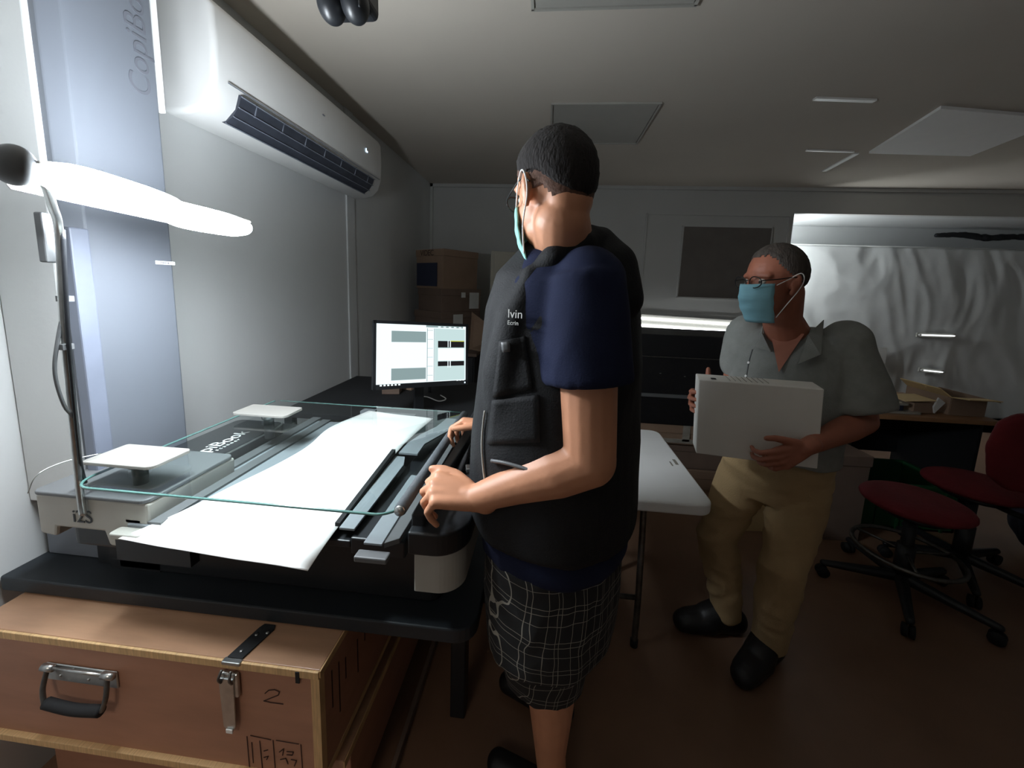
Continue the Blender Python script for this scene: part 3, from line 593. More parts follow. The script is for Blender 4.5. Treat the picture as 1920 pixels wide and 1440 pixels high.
# white sheet lying under the glass and hanging over the front edge
bm = bmesh.new(); ns, nt_ = 14, 60; g = []
A0, A1 = at(222, 1012, z=.838), at(577, 1071, z=.828); B0, B1 = at(692, 770, z=.895), at(812, 785, z=.895)
L0 = [A0, Vector((-.862, .86, .872)), Vector((-.80, 1.15, .882)), Vector((-.815, 1.35, .888)), B0]
L1 = [A1, Vector((-.470, .80, .872)), Vector((-.482, 1.15, .885)), Vector((-.475, 1.33, .889)), B1]
def spl(P, t_):
    n = len(P) - 1; i = min(n - 1, int(t_ * n)); u = t_ * n - i; p0, p1, p2, p3 = P[max(i - 1, 0)], P[i], P[i + 1], P[min(i + 2, n)]
    return .5 * ((2 * p1) + (p2 - p0) * u + (2 * p0 - 5 * p1 + 4 * p2 - p3) * u * u + (3 * p1 - p0 - 3 * p2 + p3) * u ** 3)
for j in range(nt_ + 1):
    a, b = spl(L0, j / nt_), spl(L1, j / nt_); row = []
    for i in range(ns + 1):
        p = a.lerp(b, i / ns); p.z += .004 * noise.noise(Vector((p.x * 6, p.y * 5, 0))); row.append(bm.verts.new(p))
    g.append(row)
for j in range(nt_):
    for i in range(ns): bm.faces.new((g[j][i], g[j][i + 1], g[j + 1][i + 1], g[j + 1][i]))
pp_ = obj('paper_sheet', bm, 'paper', None, True); so = pp_.modifiers.new('s', 'SOLIDIFY'); so.thickness = .0015; so.offset = 1
tag(pp_, 'long white paper sheet lit under the scanner glass, hanging over its front edge', 'paper')
# ================================================================== CRATES
CX0, CX1, CYF, CYB, CZ0, CZ1 = -1.35, -.462, .694, 1.13, .30, .60
def plyc(name, b, m, par, **k): return obj(name, b, m, par, **k)
CR_ = thing('plywood_crate', 'varnished plywood transport crate with latch and handle in the near left corner', 'crate')
obj('front_panel', box(CX0, CX1 - .020, CYF, CYF + .018, CZ0 + .018, CZ1 - .018), 'ply', CR_)
obj('corner_strip', box(CX1 - .020, CX1, CYF - .001, CYF + .018, CZ0 + .018, CZ1 - .018), 'plyedge', CR_, label='bare plywood edge at the corner')
obj('side_panel', box(CX1 - .018, CX1, CYF + .019, CYB, CZ0 + .018, CZ1 - .018), 'ply', CR_)
obj('side_panel', box(CX0, CX0 + .018, CYF + .019, CYB, CZ0 + .018, CZ1 - .018), 'ply', CR_)
obj('back_panel', box(CX0 + .02, CX1 - .02, CYB - .018, CYB, CZ0 + .018, CZ1 - .018), 'ply', CR_)
obj('lid', box(CX0, CX1, CYF + .002, CYB, CZ1 - .016, CZ1), 'plytop', CR_, bevel=.0015)
obj('lid_edge', box(CX0, CX1, CYF - .004, CYF + .002, CZ1 - .020, CZ1 - .001), 'plyedge', CR_, bevel=.0015)
obj('lid_edge', box(CX1, CX1 + .003, CYF, CYB, CZ1 - .018, CZ1 - .001), 'plyedge', CR_)
obj('bottom_board', box(CX0, CX1 + .002, CYF - .012, CYB, CZ0, CZ0 + .018), 'plyedge', CR_, bevel=.0015)
# latch
lx = at(432, 1260, y=CYF).x + .003
lt = obj('latch', rbox((lx, CYF - .006, .545), (.044, .010, .060)), 'steel', CR_, bevel=.004, seg=3)
obj('latch_strap', rbox((lx + .006, CYF - .002, .598), (.044, .014, .008)), 'steel', lt, bevel=.002)
obj('latch_lever', prism([(lx - .021, CYF - .014, .565), (lx + .015, CYF - .014, .565), (lx + .012, CYF - .014, .44), (lx + .005, CYF - .014, .428), (lx - .009, CYF - .014, .428), (lx - .017, CYF - .014, .44)], (0, .004, 0)), 'steel', lt, bevel=.0015)
obj('latch_tip', rbox((lx - .001, CYF - .016, .432), (.016, .003, .010)), 'white', lt, bevel=.001)
obj('latch_hook', tube([(lx - .014, CYF - .014, .555), (lx - .014, CYF - .020, .57), (lx - .012, CYF - .012, .585)], .003, 8), 'darksteel', lt, True)
obj('latch_hook', tube([(lx + .012, CYF - .014, .555), (lx + .012, CYF - .020, .57), (lx + .010, CYF - .012, .585)], .003, 8), 'darksteel', lt, True)
a = Vector((lx + .008, CYF + .002, CZ1 + .0015)); b = at(500, 1180, z=CZ1)
st = obj('strap_plate', prism([a + Vector((-.018, 0, 0)), a + Vector((.018, 0, 0)), b + Vector((.02, 0, 0)), b + Vector((.014, .012, 0)), b + Vector((-.014, .012, 0)), b + Vector((-.02, 0, 0))], (0, 0, .003)), 'blackm', CR_, bevel=.001)
for k, (u, s_) in enumerate(((.2, 0), (.75, -.006), (.85, .014))):
    p = a.lerp(b, u) + Vector((s_, 0, .004)); bm = bmesh.new(); ell(bm, p, ((1, 0, 0), (0, 1, 0), (0, 0, 1)), (.004, .004, .002), 10); obj('rivet', bm, 'steel', st, True)
# handle with spring plate
hx0, hx1 = at(92, 1255, y=CYF).x, at(226, 1290, y=CYF).x
hzc = .512; hc = (hx0 + hx1) / 2; hw = hx1 - hx0
hd = obj('handle_plate', rbox((hc, CYF - .003, hzc - .003), (hw, .004, .044)), 'steel', CR_, bevel=.002)
for s_ in (-1, 1):
    obj('hinge_knuckle', cyl((hc + s_ * hw * .42 - .014, CYF - .010, hzc + .014), (hc + s_ * hw * .42 + .014, CYF - .010, hzc + .014), .008, 12), 'steel', hd, True)
    obj('handle_arm', tube([(hc + s_ * hw * .42, CYF - .012, hzc + .012), (hc + s_ * hw * .44, CYF - .022, hzc - .03), (hc + s_ * hw * .40, CYF - .028, hzc - .060)], .0050, 8), 'darksteel', hd, True)
for k in range(4):
    bm = bmesh.new(); ell(bm, (hc - hw * .3 + k * hw * .2, CYF - .006, hzc + (.012 if k % 2 else -.010)), ((1, 0, 0), (0, 1, 0), (0, 0, 1)), (.0035, .002, .0035), 10); obj('rivet', bm, 'steel', hd, True)
obj('rim_bar', cyl((hc - hw * .42, CYF - .010, hzc + .014), (hc + hw * .42, CYF - .010, hzc + .014), .0035, 10), 'steel', hd, True)
obj('grip', tube([(hc - hw * .38, CYF - .026, hzc - .062), (hc, CYF - .028, hzc - .066), (hc + hw * .38, CYF - .026, hzc - .062)], .012, 12), 'rubber', CR_, True, label='black rubber grip')
obj('corner_mark', rbox((at(560, 1265, y=CYF).x, CYF - .0045, .582), (.009, .002, .028)), 'blackm', CR_)
# marks: hand-drawn 2, stencilled frame
def strokes(ptss, w, name):
    for pts in ptss:
        for p, q2 in zip(pts, pts[1:]):
            P = at(*p, y=CYF - .0008); Q = at(*q2, y=CYF - .0008); d = (Q - P).normalized(); n = Vector((-d.z, 0, d.x)) * w / 2; e = d * w * .3
            yield P - e - n, Q + e - n, Q + e + n, P - e + n
def ink(ptss, w, name, label=None):
    bm = bmesh.new()
    for qd in strokes(ptss, w, name): prism(qd, (0, -.0006, 0), bm)
    return obj(name, bm, 'ink', CR_, label=label)
ink([[(497, 1300), (504, 1294), (515, 1293), (524, 1297), (522, 1303), (510, 1308), (495, 1314), (508, 1317), (531, 1320)]], .0022, 'painted_number', 'handwritten number 2')
ink([[(463, 1381), (468, 1440)], [(472, 1392), (475, 1430)], [(487, 1389), (492, 1440)], [(512, 1388), (516, 1440)], [(564, 1396), (567, 1440)], [(470, 1379), (508, 1387)], [(518, 1388), (560, 1395)]], .0018, 'stencil_frame', 'stencilled dark frame')
ink([[(524, 1410), (532, 1404), (530, 1416)], [(538, 1409), (550, 1410), (548, 1416), (538, 1415)], [(526, 1424), (536, 1422), (540, 1432)], [(546, 1424), (556, 1426), (552, 1436)], [(495, 1408), (502, 1406)], [(495, 1420), (503, 1418), (500, 1424)]], .0022, 'stencil_mark')
# stencil bars on the side
bm = bmesh.new()
for k, (y_, z_, h_) in enumerate(((.74, .50, .10), (.77, .47, .14), (.80, .49, .06), (.86, .46, .10), (.90, .49, .05))): bx(bm, (CX1 + .0006, y_, z_), (.001, .004, h_))
obj('stencil_mark', bm, 'ink', CR_)
# lower crate under it, wider towards the aisle
LC = thing('plywood_crate', 'lower dark plywood crate under the latched one, reaching towards the aisle', 'crate')
obj('body', box(-1.34, -.455, .80, 1.53, .03, .26), 'ply', LC, bevel=.002)
obj('lid', box(-1.35, -.445, .75, 1.54, .26, .285), 'plytop', LC, bevel=.002)
for x in (-1.28, -.92, -.52): obj('skid', box(x - .03, x + .03, .82, 1.52, 0, .03), 'plyedge', LC)
obj('edge_strip', box(-.4455, -.4425, .75, 1.54, .262, .283), 'plyedge', LC)
FB = tag(obj('timber_batten', box(-.40, -.385, .55, 1.5, 0, .03), 'carddk', None, bevel=.002), 'thin wooden batten lying on the floor beside the lower crate', 'batten')
# ================================================================== MONITOR and side desk
DY0, DY1, DZ = 1.72, 2.50, .80
dk = thing('desk', 'dark desk carrying the monitor beyond the scanner', 'desk')
obj('desk_top', box(-1.30, -.12, DY0, DY1, DZ - .03, DZ), 'blackm', dk, bevel=.003)
for x in (-1.27, -.15):
    for y in (DY0 + .04, DY1 - .04): obj('leg', box(x - .02, x + .02, y - .02, y + .02, 0, DZ - .03), 'black', dk)
obj('back_panel', box(-1.26, -.16, DY1 - .02, DY1, .2, DZ - .03), 'blackm', dk)
mn = thing('monitor', 'flat computer monitor showing white and grey windows', 'monitor')
TL = at(700, 600, y=1.66); TRr = at(877, 608, y=1.99); BL = at(719, 729, y=1.645)
ux = (TRr - TL); W_ = ux.length; ux.normalize(); uz = (TL - BL); H_ = uz.length; uz = (uz - ux * uz.dot(ux)).normalized(); un = ux.cross(uz)  # towards -? 
if un.y > 0: un = -un
def sp(u, v, d=0): return TL + ux * W_ * u - uz * H_ * v + un * d
def srect(u0, v0, u1, v1, d, m, name, par, th=.0006, label=None):
    pts = [sp(u0, v0, d), sp(u1, v0, d), sp(u1, v1, d), sp(u0, v1, d)]; return obj(name, prism(pts, un * th), m, par, label=label)
obj('casing', prism([sp(0, 0), sp(1, 0), sp(1, 1), sp(0, 1)], -un * .022), 'black', mn, bevel=.004)
bm = bmesh.new(); 
for (a_, b_, c_, d_) in ((0, 0, 1, .045), (0, .925, 1, 1), (0, 0, .026, 1), (.974, 0, 1, 1)): prism([sp(a_, b_), sp(c_, b_), sp(c_, d_), sp(a_, d_)], un * .005, bm)
obj('bezel', bm, 'black', mn)
obj('rear_bulge', prism([sp(.25, .2, -.022), sp(.75, .2, -.022), sp(.75, .8, -.022), sp(.25, .8, -.022)], -un * .03), 'black', mn, bevel=.01)
scn = srect(.026, .045, .974, .925, .0005, 'scr_w', 'screen', mn)
def SR(u0, v0, u1, v1, m, th=.0003, d=.0012): return srect(u0, v0, u1, v1, d, m, 'window_area', scn, th)
SR(.17, .145, .52, .31, 'scr_g'); SR(.17, .70, .52, .875, 'scr_g')
SR(.52, .04, .94, .075, 'scr_g'); SR(.615, .09, .965, .915, 'scr_l', d=.0011)
SR(.65, .285, .955, .39, 'scr_d', d=.0016); SR(.65, .61, .955, .685, 'scr_d', d=.0016); SR(.65, .40, .955, .60, 'scr_w', d=.0016)
for v_ in (.285, .61): SR(.76, v_ - .01, .768, v_ + .10, 'scr_w', d=.002); SR(.785, v_ - .01, .795, v_ + .10, 'scr_w', d=.002)
SR(.79, .278, .955, .292, 'scr_y', d=.0024)
for k in range(6): SR(.535, .12 + .14 * k, .595, .125 + .14 * k, 'scr_g', d=.0015)
for x_ in (.53, .605): SR(x_, .09, x_ + .006, .915, 'scr_g', d=.0015)
for k in range(5): SR(.65 + .06 * k, .055, .68 + .06 * k, .07, 'scr_w', d=.0016)
for k in range(6): srect(.06 + .035 * k, .928, .08 + .035 * k, .95, .0055, 'scr_w', 'taskbar_icon', mn)
for k in range(3): srect(.86 + .035 * k, .915, .885 + .035 * k, .93, .0055, 'scr_w', 'taskbar_icon', mn)
srect(.955, .955, .968, .975, .0055, 'led', 'power_light', mn)
sb = sp(.5, 1); bz = DZ
obj('stand_neck', prism([sp(.45, .75, -.05), sp(.55, .75, -.05), Vector((sp(.55, 1, -.05).x, sp(.55, 1, -.05).y, DZ + .015)), Vector((sp(.45, 1, -.05).x, sp(.45, 1, -.05).y, DZ + .015))], -un * .02), 'black', mn, bevel=.003)
c = sp(.5, 1, -.03); bm = bmesh.new(); g = bmesh.ops.create_cone(bm, cap_ends=True, segments=32, radius1=.12, radius2=.105, depth=.014)['verts']; bmesh.ops.transform(bm, matrix=Matrix.Translation((c.x, c.y, DZ + .007)) @ Matrix.Diagonal((1, .75, 1, 1)), verts=g)
obj('stand_base', bm, 'black', mn, bevel=.003)
tag(obj('white_cable', tube([Vector((p.x, p.y, DZ + .02)) for p in (at(780, 744, z=DZ + .02), at(800, 744, z=DZ + .02), at(822, 752, z=DZ + .02), at(836, 748, z=DZ + .02), at(826, 741, z=DZ + .02))], .003), 'white', None, True), 'short pale cable curled on the desk under the monitor', 'cable')
# things on the desk: small cartons under the monitor
for (px, py, y, s, rz, m, lb) in ((735, 735, 2.15, (.10, .08, .11), .2, 'carddk', 'small brown carton on the desk behind the left of the monitor'), (768, 742, 2.25, (.07, .06, .07), -.3, 'card', 'small brown carton on the desk under the middle of the monitor'), (806, 742, 2.2, (.018, .018, .075), .1, 'black', 'black upright pen-like object on the desk under the monitor')):
    p = at(px, py, y=y); o = obj('small_carton' if m != 'black' else 'pen_case', rbox((p.x, y, DZ + s[2] / 2 + .001), s, rz), m, None, bevel=.002); tag(o, lb, 'box' if m != 'black' else 'case')
pct = thing('computer_tower', 'white computer case edge just visible behind the vest of the man in navy', 'computer')
p = at(905, 770, y=1.80); obj('case', box(p.x, p.x + .17, 1.80, 2.2, DZ + .004, DZ + .23), 'acw', pct, bevel=.004)
for k in (0, 1): obj('foot', box(p.x + .01, p.x + .15, 1.83 + .3 * k, 1.87 + .3 * k, DZ, DZ + .004), 'black', pct)
# ================================================================== BACK LEFT: cartons, locker
def carton(name, c, s, rz, m, label, group=None, topm=None, tape=True, lab=None):
    t = thing(name, label, 'box', group=group); rot = Matrix.Rotation(rz, 3, 'Z')
    def P(x, y, z): return Vector(c) + rot @ Vector((x * s[0] / 2, y * s[1] / 2, z * s[2] / 2))
    obj('body', rbox(c, s, rz), m, t, bevel=.004)
    obj('lid', rbox(P(0, 0, 1) + Vector((0, 0, -.03)), (s[0] + .012, s[1] + .012, .065), rz), topm or m, t, bevel=.004)
    if tape: obj('tape', rbox(P(0, -1, .2) + rot @ Vector((0, -.008, 0)), (.05, .003, s[2] * .5), rz), 'tape', t)
    if lab:
        for (u, v, w_, h_, lm) in lab: obj('sticker', rbox(P(u, -1, v) + rot @ Vector((0, -.009, 0)), (w_, .003, h_), rz), lm, t)
    return t
YB = 3.9
# supporting cabinet
cb = thing('cabinet', 'dark cabinet in the far left corner under the stacked cartons', 'cabinet')
obj('carcass', box(-1.36, -.67, 3.55, 4.15, 0, .78), 'blackm', cb, bevel=.003)
obj('cabinet_top', box(-1.38, -.65, 3.53, 4.17, .78, .81), 'carddk', cb)
for x in (-1.19, -.845): obj('door', box(x - .16, x + .16, 3.535, 3.55, .05, .76), 'black', cb, bevel=.002)
z0 = at(835, 640, y=3.6).z
def cen(px, y): return at(px, 600, y=y).x
za = .812; rzc = -.70
zs = [za, za + .27, at(835, 585, y=3.62).z, at(835, 542, y=3.62).z, at(835, 468, y=3.62).z]
carton('carton', (-1.02, 3.86, (zs[0] + zs[2]) / 2), (.50, .42, zs[2] - zs[0]), .95, 'carddk', 'lowest brown carton of the stack in the far corner, behind the monitor', lab=[(-.2, .55, .12, .12, 'label')], tape=False)
carton('carton', (-1.00, 3.86, (zs[2] + zs[3]) / 2 + .001), (.48, .40, zs[3] - zs[2]), .88, 'carddk', 'middle brown carton with a white label in the corner stack', lab=[(.62, .0, .12, .16, 'label'), (.05, .5, .05, .05, 'label')], tape=False)
carton('carton', (-1.03, 3.86, (zs[3] + zs[4]) / 2 + .002), (.44, .42, zs[4] - zs[3]), .95, 'card', 'topmost brown carton of the corner stack, with a navy print on its side', lab=None, tape=False)
tp = bpy.data.objects[-1] if False else None
rot = Matrix.Rotation(.95, 3, 'Z'); ct = Vector((-1.03, 3.86, (zs[3] + zs[4]) / 2))
topc = [o for o in COL.objects if o.get('label', '').startswith('topmost brown')][0]
obj('printed_panel', rbox(ct + rot @ Vector((-.229, .03, -.05)), (.003, .32, (zs[4] - zs[3]) * .6), .95), 'navybox', topc)
text('VIDEC', .075, ct + rot @ Vector((-.232, .13, (zs[4] - zs[3]) / 2 - .055)), rot @ Vector((0, -1, 0)), (0, 0, 1), 'ink', topc)
fl = tag(quad([at(885, 585, y=3.45), at(945, 630, y=3.6), at(905, 660, y=3.5), at(880, 655, y=3.4)], .006, 'card', 'cardboard_flap'), 'loose brown cardboard sheet leaning right of the corner stack', 'cardboard')
lk = thing('locker', 'cream cabinet with its corner towards us, left of the man in navy', 'cabinet')
Lc = at(917, 617, y=3.75); ztop = at(926, 470, y=3.75).z
pa = Vector((Lc.x, 3.75, 0)); pl = Vector((Lc.x - .05, 4.08, 0)); pr = Vector((Lc.x + .62, 4.05, 0)); pb = pl + pr - pa
obj('carcass', prism([Vector((p.x, p.y, .95)) for p in (pa, pr, pb, pl)], (0, 0, ztop - .95)), 'locker', lk, bevel=.004)
obj('plinth', prism([Vector((p.x, p.y, 0)) + Vector((.02, .03, 0)) for p in (pa, pr, pb, pl)], (0, 0, .95)), 'carddk', lk)
d_ = (pr - pa).normalized(); n_ = Vector((d_.y, -d_.x, 0))
obj('door', prism([pa + d_ * .03 + n_ * .002 + Vector((0, 0, .98)), pa + d_ * .60 + n_ * .002 + Vector((0, 0, .98)), pa + d_ * .60 + n_ * .002 + Vector((0, 0, ztop - .03)), pa + d_ * .03 + n_ * .002 + Vector((0, 0, ztop - .03))], n_ * .012), 'locker', lk, bevel=.002)
# ================================================================== WHITE FOLDING TABLE
wt = thing('folding_table', 'white moulded folding table between the two men', 'table')
TX0, TX1, TY0, TY1, TZ = -.02, .605, 1.285, 2.0, .73
obj('tabletop', prism(rounded(TX0, TX1, TY0, TY1, TZ - .042, .05, 8), (0, 0, .042)), 'whitetable', wt, bevel=.008, seg=3)
obj('moulded_mark', rbox((.575, 1.62, TZ + .0006), (.012, .05, .001)), 'tape', wt)
obj('moulded_mark', rbox((.552, 1.60, TZ + .0006), (.006, .04, .001)), 'tape', wt)
for y in (1.44, 1.86):
    bm = tube([(.419, y + .004, .0), (.419, y + .004, .25), (.415, y + .03, .66), (.40, y + .03, .685)], .0125, 12); tube([(.10, y + .004, .0), (.10, y + .004, .25), (.105, y + .03, .66), (.12, y + .03, .685)], .0125, 12, bm); cyl((.10, y + .004, .22), (.419, y + .004, .22), .010, 12, bm)
    lg = obj('leg_frame', bm, 'darksteel', wt, True)
    for x in (.10, .419): obj('foot_cap', cyl((x, y + .004, 0), (x, y + .004, .03), .0155, 14), 'rubber', lg, True)
obj('frame_rail', box(.02, .565, 1.34, 1.36, TZ - .06, TZ - .04), 'darksteel', wt)
# ================================================================== BLACK CASES and cartons behind the table
YC = 2.75
bc = thing('black_case', 'long black plastic-wrapped case behind the white table', 'case')
pa = at(1150, 628, y=YC); pbb = at(1400, 634, y=YC); zl = at(1300, 672, y=YC).z; zb = at(1300, 800, y=YC).z
obj('lid', box(.35, 1.62, YC, YC + .5, zl + .002, at(1300, 630, y=YC).z), 'blackcloth', bc, bevel=.006)
obj('body', box(.36, 1.61, YC + .005, YC + .5, zb, zl - .002), 'blackcloth', bc, bevel=.006)
obj('seam_trim', box(.35, 1.62, YC - .002, YC + .004, zl - .004, zl + .003), 'darksteel', bc)
obj('front_frame', box(.5, 1.24, YC - .006, YC + .004, at(1290, 744, y=YC).z - .014, at(1290, 744, y=YC).z + .01), 'greydk', bc)
obj('front_frame', box(1.13, 1.17, YC - .006, YC + .004, zb, at(1290, 744, y=YC).z), 'greydk', bc)
for px, py in ((1284, 706), (1320, 703), (1238, 700)): 
    p = at(px, py, y=YC - .003); obj('rivet', rbox(p, (.012, .004, .005)), 'steel', bc)
def open_carton(name, x0, x1, y0, y1, z0_, z1_, m, label, flaps=True, tapes=()):
    t = thing(name, label, 'box'); bm = bmesh.new(); th = .006
    bx(bm, ((x0 + x1) / 2, y0, (z0_ + z1_) / 2), (x1 - x0, th, z1_ - z0_)); bx(bm, ((x0 + x1) / 2, y1, (z0_ + z1_) / 2), (x1 - x0, th, z1_ - z0_))
    bx(bm, (x0, (y0 + y1) / 2, (z0_ + z1_) / 2), (th, y1 - y0, z1_ - z0_)); bx(bm, (x1, (y0 + y1) / 2, (z0_ + z1_) / 2), (th, y1 - y0, z1_ - z0_)); bx(bm, ((x0 + x1) / 2, (y0 + y1) / 2, z0_ + th / 2), (x1 - x0, y1 - y0, th))
    obj('body', bm, m, t)
    if flaps:
        w_ = .09
        obj('flap', prism([(x0, y0, z1_), (x1, y0, z1_), (x1 - .01, y0 - w_, z1_ + .01), (x0 + .01, y0 - w_, z1_ + .01)], (0, 0, .005)), 'cardlt', t)
        obj('flap', prism([(x1, y0, z1_), (x1, y1, z1_), (x1 + w_, y1 - .01, z1_ - .02), (x1 + w_, y0 + .01, z1_ - .02)], (0, 0, .005)), m, t)
        obj('flap', prism([(x0, y0, z1_), (x0, y1, z1_), (x0 - w_ * .7, y1 - .01, z1_ + .05), (x0 - w_ * .7, y0 + .01, z1_ + .05)], (0, 0, .005)), 'cardlt', t)
    for (xa, xb, za_, zb_) in tapes: obj('tape', box(xa, xb, y0 - .008, y0 - .004, za_, zb_), 'tape', t)
    return t
# support beneath black case: closed carton with clear tape, then a low shelf of brown boxes
carton('carton', (.95, YC + .25, zb - .075), (1.15, .46, .145), 0, 'card', 'brown carton sealed with clear tape under the black case', lab=[(.15, .2, .05, .12, 'tape'), (.55, .2, .06, .12, 'tape'), (.35, -.6, .9, .03, 'tape')], tape=False)
zz = zb - .150
carton('carton', (1.05, YC + .27, zz - .10), (.70, .42, .195), .0, 'carddk', 'brown carton beneath the taped one behind the white table', tape=False)
if zz - .2 > .01:
    carton('carton', (.98, YC + .27, (zz - .2) / 2), (.9, .45, zz - .2 - .004), 0, 'card', 'lowest brown carton on the floor behind the white table', tape=False)
carton('carton', (1.42, 2.45, .13), (.30, .22, .26), .1, 'cardlt', 'small yellowish carton on the floor at the left leg of the man in khaki', tape=False)
# ================================================================== RIGHT: desk, boxes, crate, chairs
d2 = thing('desk', 'wooden desk at the right with open cartons and papers on it', 'desk')
obj('desk_top', box(1.75, 2.75, 2.48, 3.15, .722, .75), 'wooddesk', d2, bevel=.003)
obj('side_panel', box(1.78, 1.80, 2.55, 3.1, 0, .722), 'blackm', d2); obj('side_panel', box(2.70, 2.72, 2.55, 3.1, 0, .722), 'blackm', d2)
obj('back_panel', box(1.80, 2.70, 3.06, 3.08, .3, .722), 'blackm', d2)
obj('leg', box(2.26, 2.30, 2.96, 3.0, 0, .722), 'greydk', d2)
open_carton('open_carton', 2.52, 2.72, 2.56, 2.86, .752, .862, 'card', 'open cardboard box with folded-out flaps on the desk at the right')
t = thing('cardboard_tray', 'low torn cardboard tray left of the open box on the desk', 'box')
obj('body', rbox((2.37, 2.66, .785), (.16, .2, .066), .15), 'card', t, bevel=.002); obj('flap', prism([(2.26, 2.56, .822), (2.40, 2.52, .845), (2.43, 2.70, .84), (2.30, 2.74, .822)], (0, 0, .004)), 'cardlt', t)
obj('torn_side', prism([(2.43, 2.55, .76), (2.48, 2.55, .83), (2.44, 2.55, .86), (2.42, 2.55, .80)], (0, .01, 0)), 'label', t)
t = thing('plastic_tray', 'clear plastic tray with dark contents beside the grey shirt sleeve on the desk', 'tray')
obj('tray_rim', prism(rounded(2.05, 2.34, 2.52, 2.68, .752, .02), (0, 0, .014)), 'tape', t); obj('tray_contents', prism(rounded(2.10, 2.25, 2.54, 2.66, .766, .02), (0, 0, .036)), 'navybox', t, bevel=.004); obj('tray_cover', prism(rounded(2.08, 2.27, 2.53, 2.67, .803, .02), (0, 0, .012)), 'tape', t)
gc = thing('green_crate', 'dark green plastic crate on the floor under the desk', 'crate')
gx0_, gx1_, gy_ = 1.92, 2.62, 2.50
bm = bmesh.new(); H3 = .30
for (x0_, x1_, y0_, y1_) in ((gx0_, gx1_, gy_, gy_ + .012), (gx0_, gx1_, gy_ + .39, gy_ + .402), (gx0_, gx0_ + .012, gy_, gy_ + .4), (gx1_ - .012, gx1_, gy_, gy_ + .4)): bx(bm, ((x0_ + x1_) / 2, (y0_ + y1_) / 2, H3 / 2), (x1_ - x0_, y1_ - y0_, H3))
bx(bm, ((gx0_ + gx1_) / 2, gy_ + .2, .006), (.7, .4, .012)); obj('body', bm, 'green', gc)
bm = bmesh.new(); 
for (x0_, x1_, y0_, y1_) in ((gx0_ - .012, gx1_ + .012, gy_ - .012, gy_), (gx0_ - .012, gx1_ + .012, gy_ + .402, gy_ + .414), (gx0_ - .012, gx0_, gy_, gy_ + .4), (gx1_, gx1_ + .012, gy_, gy_ + .4)): bx(bm, ((x0_ + x1_) / 2, (y0_ + y1_) / 2, H3 - .012), (x1_ - x0_, y1_ - y0_, .024))
obj('rim', bm, 'green', gc, bevel=.003)
for x in (2.02, 2.15, 2.28, 2.41, 2.54): obj('rib', box(x - .006, x + .006, gy_ - .010, gy_, .0, H3 - .03), 'green', gc)
tag(obj('white_paper_roll', tube([at(1567, 915, y=2.46), at(1566, 940, y=2.45), at(1565, 968, y=2.44)], .012), 'white', None, True), 'slim white upright roll at the left end of the green crate', 'paper roll')
tag(carton('carton', (1.79, 2.43, .27), (.26, .24, .54), .05, 'carddk', 'tall brown carton behind the box held by the man in grey', tape=False), 'tall brown carton standing behind the man in the grey shirt', 'box')
# red stool
def stool(name, c, seat_z, label, back=None, ring=True):
    t = thing(name, label, 'chair'); x, y = c
    bm = bmesh.new(); ell(bm, (x, y, seat_z), ((1, 0, 0), (0, 1, 0), (0, 0, 1)), (.21, .20, .045), 28); fuse('seat', bm, 'red', t, .012, 3)
    obj('seat_pan', cyl((x, y, seat_z - .055), (x, y, seat_z - .035), .13), 'black', t, True)
    obj('gas_column', cyl((x, y, .09), (x, y, seat_z - .05), .025), 'black', t, True); obj('column_cover', cyl((x, y, .10), (x, y, seat_z * .55), .035), 'black', t, True)
    if ring:
        rr = .20; obj('foot_ring', tube([(x + rr * math.cos(a * math.pi / 12), y + rr * math.sin(a * math.pi / 12), .235) for a in range(25)], .010, 8, smooth_pts=False), 'darksteel', t, True)
        for a in (0, 2.1, 4.2): obj('ring_spoke', cyl((x, y, .235), (x + rr * math.cos(a), y + rr * math.sin(a), .235), .007, 8), 'darksteel', t, True)
    for k in range(5):
        a = 2 * math.pi * k / 5 + .35; e = Vector((x + .31 * math.cos(a), y + .31 * math.sin(a), .075))
        bm = bmesh.new(); cap(bm, (x, y, .10), .028, e, .016, 12); obj('base_arm', bm, 'black', t, True)
        bm = bmesh.new(); s_ = Vector((-math.sin(a), math.cos(a), 0)); 
        for q_ in (-1, 1): cyl(Vector((e.x, e.y, .028)) + s_ * (.012 * q_ - .008), Vector((e.x, e.y, .028)) + s_ * (.012 * q_ + .008), .028, 16, bm)
        obj('castor', bm, 'rubber', t, True)
    if back:
        bm = bmesh.new(); loft(bm, [((x + back[0], y + back[1], z), (back[3], back[2], 0), (back[2], -back[3], 0), w_, .035) for z, w_ in ((seat_z + .1, .12), (seat_z + .16, .2), (seat_z + .3, .23), (seat_z + .42, .2), (seat_z + .46, .13))], 24, 2.6); fuse('backrest', bm, 'red', t, .012, 4)
        obj('back_bar', tube([(x + back[0] * .4, y + back[1] * .4, seat_z - .05), (x + back[0] * 1.25, y + back[1] * 1.25, seat_z), (x + back[0] * 1.2, y + back[1] * 1.2, seat_z + .25)], .014), 'black', t, True)
    return t
p = at(1700, 1135, z=.03)
stool('swivel_stool', (1.80, 1.90), .49, 'red swivel stool with foot ring in front of the green crate')
stool('office_chair', (2.28, 2.12), .50, 'red office chair at the right edge of the photo', back=(-.02, -.24, 0, 1), ring=False)
